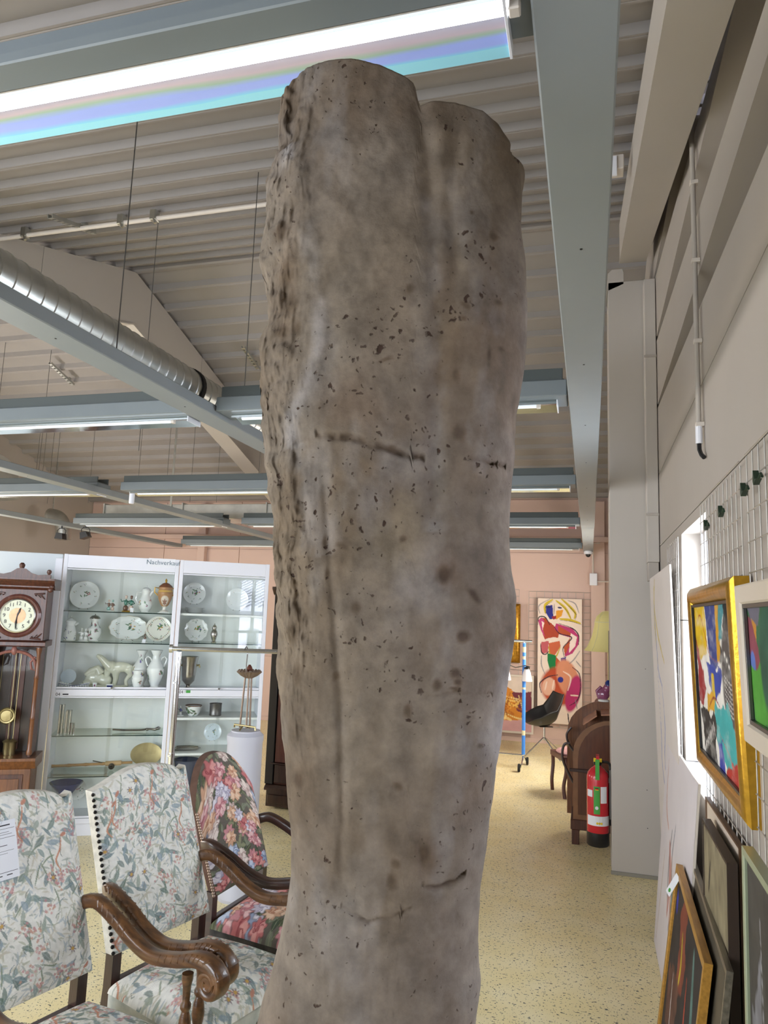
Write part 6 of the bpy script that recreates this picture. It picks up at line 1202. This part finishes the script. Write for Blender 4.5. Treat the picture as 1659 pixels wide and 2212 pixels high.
# black framed mirror edge, figurine, antique chair
p0=onY(1307,1362,7.3); p1=onY(1311,1490,7.3)
tm=thing('tall_mirror','dark framed mirror edge peeping out beside the column','mirror',(.17,7.3,0)); obj('frame',MB().box(0,.30,-.02,.02,p1[2],p0[2]).box(0.02,.28,-.03,-.0205,p1[2]+.02,p0[2]-.02),M_['black'],tm); obj('mirror_glass',MB().box(.03,.27,-.034,-.0305,p1[2]+.03,p0[2]-.03),M_['chrome'],tm); obj('stand',MB().box(.05,.25,-.0,.05,0,p1[2]),M_['walnut'],tm)
fz=1.145; fg=thing('porcelain_ornament','small blue and pink porcelain ornament on the arched chest','figurine',(.12,6.99,1.13))
remesh('ornament_body',[('b',(0,0,.06),(.05,.03,.05)),('b',(.03,0,.12),(.035,.03,.04)),('t',[(-.04,0,.02),(-.06,0,.09),(-.02,0,.13)],.016)],pcoat,fg,.006); obj('blue_bonnet',MB().lathe([(.03,0),(.028,.03),(.01,.05)],(.04,0,.14),12),M_['blue'],fg,smooth=True); obj('ornament_foot',MB().lathe([(.05,0),(.05,.015),(.03,.02)],seg=16),M_['porc'],fg)
ac=thing('carved_side_chair','carved antique side chair with pink upholstery behind arched chest','chair',(-.14,8.35,0),-1.2)
for a_,b_ in ((-.2,-.2),(.2,-.2)): obj('leg',MB().tube(smoothpath([(a_,b_,0),(a_*.95,b_*1.05,.12),(a_*1.05,b_*.95,.28),(a_,b_,.42)]),.02,8),M_['ward'],ac,smooth=True)
for a_,b_ in ((-.19,.2),(.19,.2)): obj('leg',MB().tube(smoothpath([(a_,b_+.06,0),(a_,b_,.25),(a_,b_,.45),(a_*1.05,b_+.05,.75),(a_*.8,b_+.08,.92)]),.018,8),M_['ward'],ac,smooth=True)
obj('seat',MB().ball((0,0,.44),.23,.22,.045,seg=20,rings=8),mat('pink_upholstery','c99a98',.8,noise_s=20,noise_a=.15),ac,smooth=True); obj('seat_rail',MB().box(-.22,.22,-.22,.22,.37,.425),M_['ward'],ac)
obj('back_crest',MB().tube(smoothpath([(-.18,.27,.90),(-.1,.28,.98),(0,.285,.95),(.1,.28,.98),(.18,.27,.90)]),.022,8),M_['ward'],ac,smooth=True); obj('back_pad',MB().ball((0,.25,.70),.13,.03,.14,seg=16,rings=8),MATS['pink_upholstery'],ac,smooth=True)
# switch box and conduit on the back wall
sb_=thing('switch_box','small white switch box with conduit on back wall right of the camera dome','switch box',(.05,YB-.13,2.45)); obj('box',MB().box(-.05,.06,-.03,.03,-.08,.10),M_['cabw'],sb_); obj('conduit',MB().tube([(0,0,.1),(0,0,.55),(.1,0,.56)],.012,8).tube([(.06,0,-.02),(.3,0,-.02)],.010,8),M_['pvcw'],sb_)
# neighbouring building outside the side window (seen mirrored in the cabinet doors)
nb=thing('neighbour_building','pale neighbouring building outside the side window','building',(5.5,-1.0,0))
obj('facade',MB().box(0,.3,-9,7,0,1.72),mat('pale_facade','c3c6dc',.8),nb)
obj('eaves_gutter',MB().box(-.12,.0,-9,7,1.66,1.76),mat('grey_gutter','6c7080',.5),nb)
obj('roof',MB().prism([(-.1,1.76),(4.5,3.9),(4.5,4.0),(-.1,1.86)],'y',-9,7),mat('pale_roof_sheet','c9cde4',.6),nb)
for i in range(60): obj('roof_batten',MB().prism([(-.1,1.865),(4.5,4.005),(4.5,4.035),(-.1,1.895)],'y',-8.9+i*.265,-8.87+i*.265),MATS['grey_gutter'],nb)
for y in (-6.2,-4.4,1.2): w_=obj('window',MB().box(-.02,.0,y,y+.5,.5,1.3),MATS['grey_gutter'],nb); obj('pane',MB().box(-.03,-.021,y+.06,y+.44,.56,1.24),M_['nail'],w_)
obj('yard',MB().box(-4.7,-.01,-9,7,-.1,-.02),mat('yard_paving','8f8d88',.9),nb)
